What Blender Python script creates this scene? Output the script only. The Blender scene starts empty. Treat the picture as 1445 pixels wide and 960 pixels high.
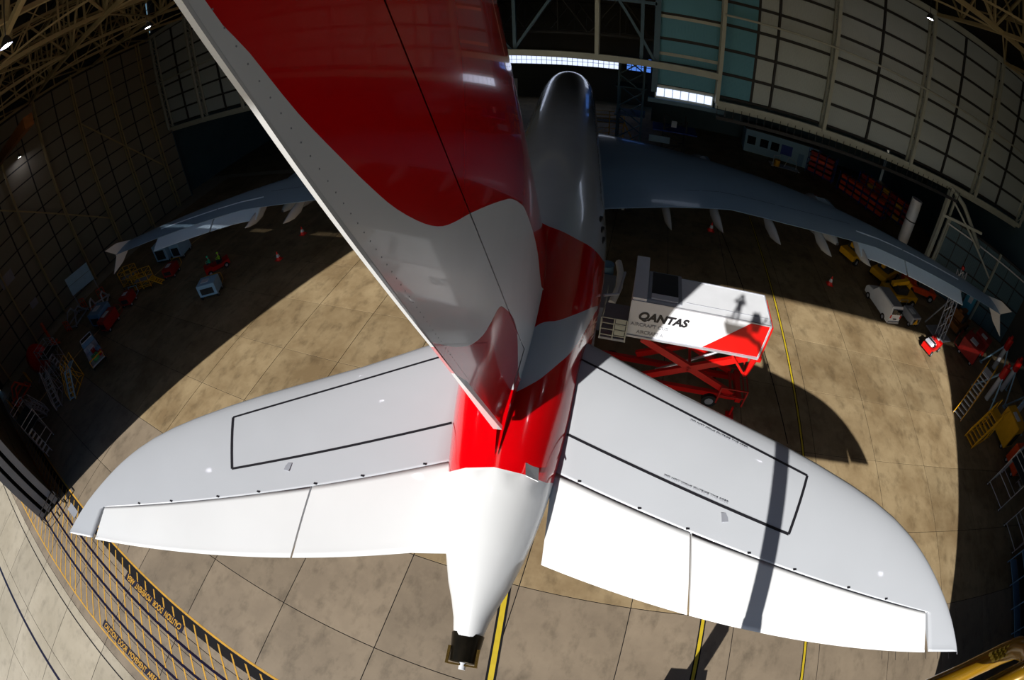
import bpy, bmesh, math, random
from mathutils import Vector, Matrix
from mathutils.geometry import delaunay_2d_cdt
sc = bpy.context.scene
COL = sc.collection
PI = math.pi
rnd = random.Random(7)

# ------------------------------------------------------------ camera, sky, sun, exposure
# world frame = hangar frame (x across the door, y into the hangar, z up, metres); the aircraft stands turned by HY
HY = 0.1425
def to_h(v):
    c, s = math.cos(HY), math.sin(HY)
    return Vector((v[0]*c - v[1]*s, v[0]*s + v[1]*c, v[2]))
yaw, pitch, roll = -0.174, -0.759, -0.045
fwd = Vector((math.sin(yaw)*math.cos(pitch), math.cos(yaw)*math.cos(pitch), math.sin(pitch)))
rt = Vector((math.cos(yaw), -math.sin(yaw), 0)); up = rt.cross(fwd)
c_, s_ = math.cos(roll), math.sin(roll)
r2 = to_h(c_*rt + s_*up); u2 = to_h(-s_*rt + c_*up); f2 = to_h(fwd)
cam_d = bpy.data.cameras.new('camera'); cam = bpy.data.objects.new('camera', cam_d); COL.objects.link(cam)
M = Matrix((r2, u2, -f2)).transposed().to_4x4(); M.translation = to_h((1.718, -1.5, 20.777)); cam.matrix_world = M
cam_d.type = 'PANO'
cam_d.sensor_fit = 'HORIZONTAL'; cam_d.sensor_width = 36.0
for holder in (cam_d, getattr(cam_d, 'cycles', None)):
    try:
        holder.panorama_type = 'FISHEYE_EQUISOLID'; holder.fisheye_lens = 16.0; holder.fisheye_fov = math.radians(200)
    except Exception:
        pass
cam_d.clip_start = 0.05; cam_d.clip_end = 600
sc.camera = cam

SUN_TRAVEL = Vector((4.8, 14.3, -9.93)).normalized()
sun_d = bpy.data.lights.new('sun', 'SUN'); sun = bpy.data.objects.new('sun', sun_d); COL.objects.link(sun)
sun.rotation_euler = SUN_TRAVEL.to_track_quat('-Z', 'Y').to_euler(); sun.location = (0, -60, 60)
sun_d.energy = 8.6; sun_d.angle = math.radians(0.6); sun_d.color = (1.0, 0.95, 0.87)
w = bpy.data.worlds.new('sky'); sc.world = w; w.use_nodes = True
nt = w.node_tree; nt.nodes.clear()
wo = nt.nodes.new('ShaderNodeOutputWorld'); bg = nt.nodes.new('ShaderNodeBackground'); sky = nt.nodes.new('ShaderNodeTexSky')
sky.sky_type = 'NISHITA'; sky.sun_disc = False; sky.sun_elevation = math.radians(33.7)
sky.sun_rotation = math.atan2(-SUN_TRAVEL.x, -SUN_TRAVEL.y); sky.air_density = 1.2; sky.ozone_density = 2.0
bg.inputs['Strength'].default_value = 0.075
hsv = nt.nodes.new('ShaderNodeHueSaturation'); hsv.inputs['Saturation'].default_value = 1.5
nt.links.new(sky.outputs[0], hsv.inputs['Color']); nt.links.new(hsv.outputs[0], bg.inputs[0]); nt.links.new(bg.outputs[0], wo.inputs[0])
sc.view_settings.view_transform = 'Standard'; sc.view_settings.look = 'None'
sc.view_settings.exposure = 0.0; sc.view_settings.gamma = 1.0; sc.view_settings.use_curve_mapping = False
sc.cycles.use_denoising = True
sc.cycles.max_bounces = 6; sc.cycles.diffuse_bounces = 3; sc.cycles.glossy_bounces = 3
sc.cycles.sample_clamp_indirect = 6.0

# ------------------------------------------------------------ materials
def lin(h):
    h = h.lstrip('#'); o = []
    for i in (0, 2, 4):
        v = int(h[i:i+2], 16)/255; o.append(v/12.92 if v <= .04045 else ((v+.055)/1.055)**2.4)
    return (*o, 1)
def mat(name, col, rough=.6, metal=0., var=0., vscale=1., bump=0., bscale=8., coat=0., emit=0., spec=.5, col2=None):
    m = bpy.data.materials.new(name); m.use_nodes = True; n = m.node_tree.nodes; l = m.node_tree.links
    b = n['Principled BSDF']; c = lin(col)
    b.inputs['Base Color'].default_value = c; b.inputs['Roughness'].default_value = rough
    b.inputs['Metallic'].default_value = metal; b.inputs['Specular IOR Level'].default_value = spec
    if coat: b.inputs['Coat Weight'].default_value = coat; b.inputs['Coat Roughness'].default_value = .04
    if emit: b.inputs['Emission Color'].default_value = c; b.inputs['Emission Strength'].default_value = emit
    tc = n.new('ShaderNodeTexCoord')
    if var or col2:
        t = n.new('ShaderNodeTexNoise'); t.inputs['Scale'].default_value = vscale; t.inputs['Detail'].default_value = 5
        l.new(tc.outputs['Object'], t.inputs['Vector'])
        mx = n.new('ShaderNodeMix'); mx.data_type = 'RGBA'
        mr = n.new('ShaderNodeMapRange'); mr.inputs[1].default_value = .35; mr.inputs[2].default_value = .65
        l.new(t.outputs['Fac'], mr.inputs[0]); l.new(mr.outputs[0], mx.inputs[0])
        mx.inputs[6].default_value = lin(col2) if col2 else tuple(v*(1-var) for v in c[:3]) + (1,)
        mx.inputs[7].default_value = c
        l.new(mx.outputs[2], b.inputs['Base Color'])
    if bump:
        t2 = n.new('ShaderNodeTexNoise'); t2.inputs['Scale'].default_value = bscale; l.new(tc.outputs['Object'], t2.inputs['Vector'])
        bp = n.new('ShaderNodeBump'); bp.inputs['Strength'].default_value = bump; bp.inputs['Distance'].default_value = .02
        l.new(t2.outputs['Fac'], bp.inputs['Height']); l.new(bp.outputs[0], b.inputs['Normal'])
    return m
M_ = {}
def paint(name, *a, **k): M_[name] = mat(name, *a, **k); return M_[name]
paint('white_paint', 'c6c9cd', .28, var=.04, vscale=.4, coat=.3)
paint('stabiliser_dimmed', 'a5aab2', .38, var=.03, vscale=.5, coat=.2)  # white greyed for the grazing sunlight; the elevators keep a brighter white
paint('fuselage_paint', 'b4bac2', .22, var=.05, vscale=.6, coat=.5)
paint('wing_sky_tint', '7d9ab4', .3, var=.08, vscale=.35, coat=.3)  # blue of the sky-lit shade mixed into the wing colour
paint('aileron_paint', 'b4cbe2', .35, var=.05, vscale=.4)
paint('red_paint', 'c00008', .16, var=.05, vscale=.5, coat=.8)
paint('rudder_white', 'c4c8ce', .3, var=.05, vscale=.8, coat=.3)
paint('line_black', '15151c', .5, var=.1, vscale=3)
paint('dark_metal', '3a352c', .3, metal=.9, var=.3, vscale=3)
paint('bronze', 'a88a4a', .25, metal=.9, var=.2, vscale=5)
paint('glass', '0a1016', .08, var=.1, vscale=2)
paint('rubber', '141414', .8, var=.2, vscale=6, bump=.2)
paint('steel_cream', 'a0a69e', .6, var=.12, vscale=1.2)
paint('steel_dark', '24262a', .7, var=.2, vscale=1)
paint('steel_blue', '27526b', .5, var=.15, vscale=1)
paint('wall_sheet', '77786f', .6, var=.1, vscale=.3)
paint('wall_dark', '45443f', .75, var=.2, vscale=.3)
paint('cyan_sheet', '3c6f82', .6, var=.1, vscale=.3)
paint('teal_sheet', '36505c', .65, var=.2, vscale=.4)
paint('roof_sheet', '24211c', .9, var=.2, vscale=.2)
paint('roof_steel', 'a3936a', .6, var=.2, vscale=.7)
paint('rust', '7d4a10', .6, var=.4, vscale=2, metal=.2)
paint('yellow', 'd8a010', .45, var=.12, vscale=1.5)
paint('crane_yellow', '80600c', .25, var=.2, vscale=3, coat=.5, metal=.3)
paint('line_yellow', 'b98a1c', .7, var=.25, vscale=2)
paint('line_yellow_bright', 'b09a18', .6, var=.15, vscale=2)
paint('line_pale', 'c9a878', .7, var=.2, vscale=2)
paint('hatch_black', '101014', .8, spec=.15, var=.2, vscale=2)
paint('plate_blue', '1c1c2c', .8, spec=.15, var=.2, vscale=1.5)
paint('rail_steel', '1c1430', .35, metal=.6, var=.2, vscale=2)
paint('red_machine', 'b80806', .35, var=.1, vscale=2)
paint('red_dark', 'a01410', .5, var=.2, vscale=2)
paint('orange', 'd8480c', .5, var=.2, vscale=2)
paint('crate_blue', '1c3f9a', .5, var=.15, vscale=2)
paint('blue_grey', '5f86a8', .5, var=.1, vscale=1)
paint('pale_blue', '8fb6d0', .5, var=.1, vscale=1)
paint('white_machine', 'c8ccd4', .4, var=.06, vscale=1)
paint('grey_machine', '868a94', .5, var=.12, vscale=1)
paint('alu', 'b4b8c4', .35, metal=.5, var=.1, vscale=2)
paint('hi_vis', '9ad81a', .7, var=.1, vscale=4)
paint('hi_vis_teal', '18c090', .7, var=.1, vscale=4)
paint('skin', 'b9836a', .6, var=.08, vscale=4)
paint('navy_cloth', '1c2436', .9, var=.2, vscale=5)
paint('green', '3a9a50', .5, var=.2, vscale=4)
paint('cone_red', 'e02010', .5, var=.05, vscale=5)
paint('teal_glass', '3c8fae', .3, var=.1, vscale=2)
paint('office_wall', '86acc4', .7, var=.05, vscale=1)
paint('lamp_glow', 'f4f0ff', .4, emit=60, var=.02, vscale=1)
paint('lamp_shell', '606468', .4, metal=.6, var=.1, vscale=3)
paint('day_glass', 'd8e4ff', .3, emit=1.3, var=.05, vscale=1)
paint('day_glass_blue', '4f7fd8', .3, emit=1.0, var=.05, vscale=1)

def concrete(name, a, b, dark, sc1=.25):
    m = bpy.data.materials.new(name); m.use_nodes = True; n = m.node_tree.nodes; l = m.node_tree.links
    p = n['Principled BSDF']; p.inputs['Roughness'].default_value = .62; p.inputs['Specular IOR Level'].default_value = .35
    g = n.new('ShaderNodeNewGeometry'); oi = n.new('ShaderNodeObjectInfo')
    def noise(s, d=6, stretch=None):
        t = n.new('ShaderNodeTexNoise'); t.inputs['Scale'].default_value = s; t.inputs['Detail'].default_value = d; t.inputs['Roughness'].default_value = .65
        src = g.outputs['Position']
        if stretch:
            mp = n.new('ShaderNodeMapping'); mp.inputs['Scale'].default_value = stretch; l.new(src, mp.inputs[0]); src = mp.outputs[0]
        l.new(src, t.inputs['Vector']); return t.outputs['Fac']
    def mixc(f, c1, c2, lo, hi):
        mr = n.new('ShaderNodeMapRange'); mr.inputs[1].default_value = lo; mr.inputs[2].default_value = hi; l.new(f, mr.inputs[0])
        mx = n.new('ShaderNodeMix'); mx.data_type = 'RGBA'; l.new(mr.outputs[0], mx.inputs[0])
        for i, c in ((6, c1), (7, c2)):
            if isinstance(c, tuple): mx.inputs[i].default_value = c
            else: l.new(c, mx.inputs[i])
        return mx.outputs[2]
    c1 = mixc(noise(sc1), lin(a), lin(b), .38, .62)
    c2 = mixc(noise(1.1, 10, (1, .6, 1)), c1, lin(dark), .5, .85)
    c3 = mixc(noise(.55, 4), c2, lin(a), .6, .8)
    hs = n.new('ShaderNodeHueSaturation'); l.new(c3, hs.inputs['Color'])
    mr = n.new('ShaderNodeMapRange'); mr.inputs[3].default_value = .86; mr.inputs[4].default_value = 1.1
    l.new(oi.outputs['Random'], mr.inputs[0]); l.new(mr.outputs[0], hs.inputs['Value'])
    # warmer and dirtier indoors than on the apron by the door (tyre and oil wear)
    l.new(hs.outputs[0], p.inputs['Base Color'])
    bp = n.new('ShaderNodeBump'); bp.inputs['Strength'].default_value = .25; bp.inputs['Distance'].default_value = .01
    l.new(noise(14, 3), bp.inputs['Height']); l.new(bp.outputs[0], p.inputs['Normal'])
    M_[name] = m
concrete('concrete_in', '8a7a5e', '705f45', '463927')
concrete('concrete_mid', '7c7060', '6d6254', '494136')
concrete('concrete_out', '9a9282', '8d8574', '716a5c', .15)

def sheet(name, col, axis='X', scale=2.6, var=.1):
    """corrugated cladding: colour variation plus the ribs as fine relief"""
    m = mat(name, col, .55, var=var, vscale=.25); n = m.node_tree.nodes; l = m.node_tree.links
    g = n.new('ShaderNodeNewGeometry'); wv = n.new('ShaderNodeTexWave'); wv.bands_direction = axis; wv.inputs['Scale'].default_value = scale
    l.new(g.outputs['Position'], wv.inputs[0]); bp = n.new('ShaderNodeBump'); bp.inputs['Strength'].default_value = .5; bp.inputs['Distance'].default_value = .03
    l.new(wv.outputs['Fac'], bp.inputs['Height']); l.new(bp.outputs[0], n['Principled BSDF'].inputs['Normal'])
    M_[name] = m
sheet('panel_grey', 'a0acb0'); sheet('panel_window_tint', '4b8aa2'); sheet('panel_left', '7a7566', 'Y'); sheet('panel_side', '3e5c69', 'Y'); sheet('panel_door', '4e4432', 'X')  # cyan panels: tint of the window light put into the sheet colour

# ------------------------------------------------------------ mesh helpers
class MB:
    def __init__(s): s.v = []; s.f = []; s.m = []; s.cur = 0; s.sm = []
    def mat(s, i): s.cur = i; return s
    def add(s, vs, fs, smooth=False):
        o = len(s.v); s.v += [tuple(v) for v in vs]
        for f in fs: s.f.append([o+i for i in f]); s.m.append(s.cur); s.sm.append(smooth)
        return s
    def box(s, x0, y0, z0, x1, y1, z1, T=None):
        vs = [Vector((x, y, z)) for z in (z0, z1) for y in (y0, y1) for x in (x0, x1)]
        if T: vs = [T @ v for v in vs]
        return s.add(vs, [(0, 2, 3, 1), (4, 5, 7, 6), (0, 1, 5, 4), (2, 6, 7, 3), (0, 4, 6, 2), (1, 3, 7, 5)])
    def cbox(s, c, d, rz=0, rx=0, ry=0):
        T = Matrix.Translation(c) @ Matrix.Rotation(rz, 4, 'Z') @ Matrix.Rotation(ry, 4, 'Y') @ Matrix.Rotation(rx, 4, 'X')
        return s.box(-d[0]/2, -d[1]/2, -d[2]/2, d[0]/2, d[1]/2, d[2]/2, T)
    def bar(s, p, q, w=.1, h=None):
        """a straight square bar from p to q"""
        p, q = Vector(p), Vector(q); h = h or w; d = q-p; L = d.length
        if L < 1e-6: return s
        T = Matrix.Translation(p) @ d.to_track_quat('Z', 'Y').to_matrix().to_4x4()
        return s.box(-w/2, -h/2, 0, w/2, h/2, L, T)
    def tube(s, pts, r=.05, n=8, cap=True):
        pts = [Vector(p) for p in pts]; rs = r if isinstance(r, (list, tuple)) else [r]*len(pts)
        vs = []; fs = []
        nrm = None
        for i, p in enumerate(pts):
            d = (pts[min(i+1, len(pts)-1)] - pts[max(i-1, 0)]).normalized()
            if nrm is None: nrm = d.orthogonal().normalized()
            nrm = (nrm - d*nrm.dot(d)).normalized(); b = d.cross(nrm)
            vs += [p + rs[i]*(math.cos(2*PI*k/n)*nrm + math.sin(2*PI*k/n)*b) for k in range(n)]
        for i in range(len(pts)-1):
            for k in range(n): fs.append((i*n+k, i*n+(k+1) % n, (i+1)*n+(k+1) % n, (i+1)*n+k))
        s.add(vs, fs, n > 6)
        if cap: s.add(vs[:n], [tuple(range(n))[::-1]]); s.add(vs[-n:], [tuple(range(n))])
        return s
    def prism(s, poly, d, axis='Z', at=0):
        """extrude a 2D polygon: axis Z -> (x,y), Y -> (x,z), X -> (y,z)"""
        n = len(poly)
        def P(a, b, t): return {'Z': (a, b, t), 'Y': (a, t, b), 'X': (t, a, b)}[axis]
        vs = [P(a, b, at) for a, b in poly] + [P(a, b, at+d) for a, b in poly]
        fs = [tuple(range(n))[::-1], tuple(range(n, 2*n))] + [(i, (i+1) % n, n+(i+1) % n, n+i) for i in range(n)]
        return s.add(vs, fs)
    def loft(s, rings, closed=True, caps=True, smooth=True):
        n = len(rings[0]); vs = [p for r in rings for p in r]; fs = []
        for i in range(len(rings)-1):
            for k in range(n if closed else n-1):
                fs.append((i*n+k, i*n+(k+1) % n, (i+1)*n+(k+1) % n, (i+1)*n+k))
        s.add(vs, fs, smooth)
        if caps:
            s.add(rings[0], [tuple(range(n))[::-1]]); s.add(rings[-1], [tuple(range(n))])
        return s
    def cyl(s, c, r, h, n=16, axis='Z'):
        c = Vector(c); d = {'X': Vector((1, 0, 0)), 'Y': Vector((0, 1, 0)), 'Z': Vector((0, 0, 1))}[axis]
        return s.tube([c, c + d*h], r, n)
def link(o, parent=None):
    COL.objects.link(o)
    if parent: o.parent = parent
    return o
def obj(name, mb, mats, parent=None, loc=None, rz=0, fixn=True, bevel=0):
    me = bpy.data.meshes.new(name); me.from_pydata(mb.v, [], mb.f); 
    for m in ([mats] if isinstance(mats, str) else mats): me.materials.append(M_[m])
    me.polygons.foreach_set('material_index', mb.m); me.polygons.foreach_set('use_smooth', mb.sm)
    if fixn:
        b = bmesh.new(); b.from_mesh(me); bmesh.ops.recalc_face_normals(b, faces=b.faces)
        if bevel: bmesh.ops.bevel(b, geom=[e for e in b.edges if e.is_manifold and e.calc_face_angle(0) > .6], offset=bevel, segments=1, affect='EDGES')
        b.to_mesh(me); b.free()
    me.update()
    o = bpy.data.objects.new(name, me)
    if loc is not None: o.location = loc
    if rz: o.rotation_euler.z = rz
    return link(o, parent)
def thing(name, label, cat, loc=(0, 0, 0), rz=0, group=None):
    o = bpy.data.objects.new(name, None); o.empty_display_size = .5; o.location = loc; o.rotation_euler.z = rz
    return tag(link(o), label, cat, group)
def tag(o, label, cat, group=None):
    o['label'] = label; o['category'] = cat
    if group: o['group'] = group
    return o
def structure(o): o['kind'] = 'structure'; return o
def share(name, src, parent, loc=(0, 0, 0), rz=0, scale=None):
    o = bpy.data.objects.new(name, src.data); o.location = loc; o.rotation_euler.z = rz
    if scale: o.scale = scale
    return link(o, parent)
def copy_tree(o, parent=None):
    c = o.copy(); COL.objects.link(c); c.parent = parent
    for ch in list(o.children): copy_tree(ch, c)
    return c
def again(src, label, loc, rz=0):
    c = copy_tree(src); c.location = loc; c.rotation_euler.z = rz; c['label'] = label; return c
def wheel_pair(parent, spots, r=.35, w=.25, axis='X', name='wheel'):
    first = None
    for p in spots:
        if first is None:
            mb = MB().mat(0); a = Vector((-w/2, 0, 0)) if axis == 'X' else Vector((0, -w/2, 0))
            mb.cyl(a, r, w, 16, axis); mb.mat(1); mb.cyl(a*1.04, r*.55, w*1.04, 12, axis)
            first = obj(name, mb, ['rubber', 'alu'], parent, p)
        else: share(name, first, parent, p)
def lattice(mb, p, q, side, n, w=.12, wd=.06, ax=(1, 0, 0), one=False):
    """a lattice member: two (or four) chords from p to q with zigzag lacing"""
    p, q, ax = Vector(p), Vector(q), Vector(ax).normalized()*side/2; ay = (q-p).normalized().cross(ax.normalized())*side/2
    offs = [ax, -ax] if one else [ax+ay, ax-ay, -ax-ay, -ax+ay]
    for o in offs: mb.bar(p+o, q+o, w)
    pairs = [(0, 1)] if one else [(0, 1), (1, 2), (2, 3), (3, 0)]
    for a, b in pairs:
        for i in range(n):
            t0, t1 = i/n, (i+1)/n; A, B = (offs[a], offs[b]) if i % 2 == 0 else (offs[b], offs[a])
            mb.bar(p.lerp(q, t0)+A, p.lerp(q, t1)+B, wd)
    return mb
def text(name, s, parent, loc, size, matn, rot=(0, 0, 0), bold=0., shear=0., width=None, align='LEFT'):
    cu = bpy.data.curves.new(name, 'FONT'); cu.body = s; cu.size = size; cu.extrude = .006; cu.offset = bold; cu.shear = shear
    cu.align_x = align; cu.materials.append(M_[matn]); o = bpy.data.objects.new(name, cu); o.location = loc; o.rotation_euler = rot
    link(o, parent)
    bpy.context.view_layer.update(); me = bpy.data.meshes.new_from_object(o)
    k = width/max(o.dimensions.x, .01) if width else 1
    bpy.data.objects.remove(o); o = bpy.data.objects.new(name, me); o.location = loc; o.rotation_euler = rot; o.scale.x = k
    return link(o, parent)

# ------------------------------------------------------------ floor: cast concrete slabs with recessed joints
S = 5.25; X0, Y0 = -10.5, -1.2
fl = structure(obj('floor', MB().box(-140, -70, -.6, 140, 130, -.03), 'concrete_out'))
obj('joint_seal', MB().box(-62, -27.4, -.03, 52.5, 46.05, -.025), 'hatch_black', fl)
slabs = {}
def slab_mesh(m):
    h = S/2 - .02
    return obj('slab', MB().box(-h, -h, -.12, h, h, 0), m, fl, bevel=.004)
for j in range(-5, 9):
    for i in range(-10, 12):
        cx, cy = X0 + (i+.5)*S, Y0 + (j+.5)*S
        if cx > 52 or cy > 46 or cx < -62: continue
        m = 'concrete_out' if cy < -10 else ('concrete_mid' if cy < 5 else 'concrete_in')
        if m not in slabs: slabs[m] = slab_mesh(m); slabs[m].location = (cx, cy, 0)
        else: share('slab', slabs[m], fl, (cx, cy, 0))
def strip(x0, y0, x1, y1, wd, z=.006): return None
deep = structure(obj('floor_annex', MB().box(-70, 47.5, -.03, 60, 92, -.002), 'concrete_in'))

# painted lines and door rails in the floor
mk = structure(obj('floor_marking', MB().box(-62, -5.95, .001, 50, -5.35, .006), 'hatch_black'))
mb = MB()
mb.box(-62, -5.33, .001, 50, -5.2, .007); mb.box(-62, -11.0, .001, 50, -10.88, .007)
obj('edge_line', mb, 'line_yellow', mk)
src = None
for k in range(110):
    x = -60 + k*1.0
    if src is None: src = obj('hazard_stripe', MB().prism([(-.07, 0), (.07, 0), (.07-5.0, 5.4), (-.07-5.0, 5.4)], .0025, 'Z', .0065), 'line_yellow', mk, (x, -10.9, 0))
    else: share('hazard_stripe', src, mk, (x, -10.9, 0))
for y in (-7.12, -8.2, -9.3):
    r = obj('door_rail', MB().box(-62, y-.09, .004, 52, y+.09, .012).mat(1).box(-62, y-.3, .001, 52, y-.27, .0065), ['rail_steel', 'hatch_black'], mk)
def yline(x0, y0, x1, y1, dk=True, m='line_yellow_bright', wd=.16, name='lane_line'):
    d = Vector((x1-x0, y1-y0, 0)).normalized(); n = Vector((-d.y, d.x, 0)); a, b = Vector((x0, y0, 0)), Vector((x1, y1, 0))
    mb = MB()
    def q(w, z):
        vs = [a+n*w, a-n*w, b-n*w, b+n*w]; mb.add([v+Vector((0, 0, z)) for v in vs], [(0, 1, 2, 3)])
    if dk: mb.mat(1); q(wd*1.9, .0085)
    mb.mat(0); q(wd, .0105)
    return obj(name, mb, [m, 'hatch_black'], mk)
yline(14.8, 45, 14.8, -4.9, wd=.065); yline(8.85, 4.5, 8.85, -4.9, wd=.08)
a, b = to_h((0, 38, 0)), to_h((0, -6, 0)); yline(a.x, a.y, b.x, b.y, wd=.12)
dk = yline(10.6, 42, 13.7, 15, False, 'hatch_black', .035, 'drain_slot')
yline(-50.9, -2, -49.0, 24.5, False, 'line_pale', .16, 'bay_line'); yline(-48.9, 25.5, -48.2, 34, False, 'line_pale', .16, 'bay_line')
yline(-62, -18.25, 20, -18.25, False, 'rail_steel', .14, 'apron_drain')
yline(-62, -12.3, 0, -12.7, False, 'hatch_black', .05, 'expansion_joint')
for (x, y, rz, s_, w_) in ((-18.7, -6.25, PI, .62, 5.9), (-18.75, -10.45, 0, .62, 5.9)):
    p = obj('warning_plate', MB().box(-3.15, -.28, .009, 3.15, .28, .013), 'plate_blue', mk, (x, y, 0), rz)
    text('lettering', 'CAUTION  DOOR  MOVEMENT  AREA', p, (-2.95, -.2, .014), .56, 'line_yellow', bold=.012, width=w_)
obj('drain_grate', MB().box(-32.2, -6.6, .011, -30.6, -5.9, .02), 'grey_machine', mk)

# ------------------------------------------------------------ back wall (y = 40), hung above an open annex
YB = 40.
COLX = [-66.3, -55.7, -45.9, -35.0, -24.2, -13.4, -2.6, 8.1, 18.6, 29.4, 40.2, 50.6]
wb = structure(obj('wall_back', MB().box(2.4, YB+.35, 13.5, 50.6, YB+.5, 31).box(-67, YB+.35, 13.5, -13.5, YB+.5, 31), 'steel_dark'))
GZ = [13.6, 15.85, 18.2, 20.6, 22.9, 25.2, 27.6, 29.8]
psrc = {}
def panel(parent, x0, x1, z0, z1, m, y=YB):
    w_, h_ = x1-x0-.26, z1-z0-.3; key = (round(w_, 2), round(h_, 2), m)
    c = ((x0+x1)/2, y+.28, (z0+z1)/2)
    if key not in psrc: psrc[key] = obj('panel', MB().cbox((0, 0, 0), (w_, .08, h_)), m, parent, c)
    else: share('panel', psrc[key], parent, c)
for a, b in zip(COLX, COLX[1:]):
    if -24.3 < a < -10: 
        continue
    xm = (a+b)/2 - .1
    for z0, z1 in zip(GZ, GZ[1:]):
        if a < -3: 
            for x0, x1 in ((a, xm), (xm, b)):
                if x1 < -13.5: panel(wb, x0, x1, z0, z1, 'panel_grey')
        elif a < 0:
            panel(wb, 2.4, b, z0, z1, 'panel_window_tint')
        elif a < 9:
            panel(wb, a, 11.4, z0, z1, 'panel_window_tint'); panel(wb, 11.4, xm, z0, z1, 'panel_grey'); panel(wb, xm, b, z0, z1, 'panel_grey')
        else:
            panel(wb, a, xm, z0, z1, 'panel_grey'); panel(wb, xm, b, z0, z1, 'panel_grey')
for z in GZ[:-1]:
    mb = MB()
    mb.box(8.1, YB+.12, z-.1, 50.5, YB+.3, z+.1).box(-66.9, YB+.12, z-.1, -13.5, YB+.3, z+.1)
    obj('girt', mb, 'steel_dark', wb)
obj('girt', MB().box(2.4, YB+.1, 16.6, 8.1, YB+.3, 16.9).box(2.4, YB+.1, 20.2, 8.1, YB+.3, 20.5), 'steel_cream', wb)
csrc = None
for x in COLX:
    z0 = 13.1 if x > 0 or x < -30 else 15.9
    if x in (-24.2, -13.4): continue
    mb = MB(); L = 29.9-z0
    mb.bar((0, -.9, 0), (0, -.9, L), .34); mb.bar((-.0, .05, 0), (0, .05, L), .3)
    n_ = 12
    for i in range(n_):
        za, zb = L*i/n_, L*(i+1)/n_
        mb.bar((0, -.9, za if i % 2 else zb), (0, .05, zb if i % 2 else za), .09); mb.bar((0, -.9, zb), (0, .05, zb), .07)
    obj('lattice_column', mb, 'steel_cream', wb, (x, YB, z0))
for xa, xb in ((8.1, 13.2), ):
    pass
for x in [(a+b)/2-.1 for a, b in zip(COLX, COLX[1:]) if a > 0 or b < -14]:
    obj('mullion', MB().box(-.09, 0, 13.4, .09, .3, 29.8), 'steel_dark', wb, (x, YB, 0))
mb = MB()
for s0, s1 in ((8.1, 50.6), (-66.5, -13.5)):
    mb.bar((s0, YB-.7, 13.1), (s1, YB-.7, 13.1), .4, .5); mb.bar((s0, YB-.1, 12.7), (s1, YB-.1, 12.7), .2, .5)
obj('bottom_chord', mb, 'steel_cream', wb)
mb = MB(); mb.bar((-24, YB-.8, 16.1), (8.1, YB-.8, 15.6), .45, .6); obj('bottom_chord', mb, 'steel_cream', wb)
mb = MB().bar((-67, YB-1.0, 29.9), (50.6, YB-1.0, 29.9), .55, .6); obj('top_chord', mb, 'steel_cream', wb)
mb = MB().tube([(8.1, YB-1.2, 21.5), (50.6, YB-1.2, 21.5)], .11, 8).tube([(-66.9, YB-1.2, 21.5), (-35, YB-1.2, 21.5)], .11, 8); obj('service_pipe', mb, 'steel_cream', wb)
# walkway rail under the right half
mb = MB(); mb.bar((8.1, YB-1.6, 11.9), (37, YB-1.6, 11.9), .18, .3)
for i in range(40): mb.bar((8.1+i*.74, YB-1.6, 11.9), (8.1+i*.74, YB-1.6, 13.0), .05)
obj('walkway', mb, 'steel_dark', wb)
# strip of daylight glazing under the cyan panels
gl = structure(obj('window_1', MB().box(2.6, YB+.1, 12.4, 7.9, YB+.2, 13.7), 'steel_cream'))
for i in range(7): obj('pane', MB().box(2.75+i*.73, YB+.02, 12.62, 3.4+i*.73, YB+.08, 13.4), 'day_glass', gl)
obj('sill', MB().box(2.0, YB-.3, 12.0, 9, YB+.3, 12.4), 'steel_blue', gl)

# open nose bay between x=-24 and 2.4: blue portal truss, trusses behind and the far wall
nb = structure(obj('trim_1', MB().bar((-24, YB-.1, 21.4), (2.4, YB-.1, 21.4), .3).bar((2.5, YB, 13), (2.5, YB, 30), .5).bar((-24, YB, 0), (-24, YB, 30), .5), 'steel_blue'))
mb = MB()
for x0, x1, d in ((-17.5, -10.2, 1), (-10.2, -4.7, -1), (-4.7+2.2, 2.4, 1)):
    za, zb = (24.2, 15.9) if d > 0 else (15.9, 24.2)
    mb.bar((x0, YB-.2, za), (x1, YB-.2, zb), .24)
for x in (-10.0, -24, 1.2, -17.5): mb.bar((x, YB-.2, 15.9), (x, YB-.2, 30), .3)
obj('portal_truss', mb, 'steel_blue', nb)
for yy, zz in ((52, 17), (64, 16.5), (76, 16)):
    mb = MB(); mb.bar((-40, yy, zz), (30, yy, zz), .3); mb.bar((-40, yy, zz+5), (30, yy, zz+5), .3)
    for i in range(20):
        x = -40+i*3.5; mb.bar((x, yy, zz+(5 if i % 2 else 0)), (x+3.5, yy, zz+(0 if i % 2 else 5)), .14)
        if i % 2: mb.bar((x, yy, zz), (x, yy, zz+5), .12)
    obj('roof_truss', mb, 'steel_dark', nb)
fw = structure(obj('wall_far', MB().box(-70, 90, 0, 60, 90.4, 30), 'wall_dark'))
w2 = structure(obj('window_2', MB().box(-29.5, 89.4, 7.2, -3.6, 89.7, 10.1), 'steel_dark'))
for i in range(25):
    for j in range(3):
        obj('pane', MB().box(-29.2+i*1.02, 89.25, 7.4+j*.88, -28.3+i*1.02, 89.35, 8.18+j*.88), 'day_glass', w2) if (i, j) == (0, 0) else share('pane', w2.children[0], w2, (i*1.02, 0, j*.88))
w3 = structure(obj('window_3', MB().box(-2.5, 89.4, 7.2, 2.6, 89.7, 10.4), 'steel_dark'))
for i in range(5):
    for j in range(3):
        obj('pane', MB().box(-2.3+i*.95, 89.25, 7.5+j*.95, -1.48+i*.95, 89.35, 8.3+j*.95), 'day_glass_blue', w3) if (i, j) == (0, 0) else share('pane', w3.children[0], w3, (i*.95, 0, j*.95))
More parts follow.
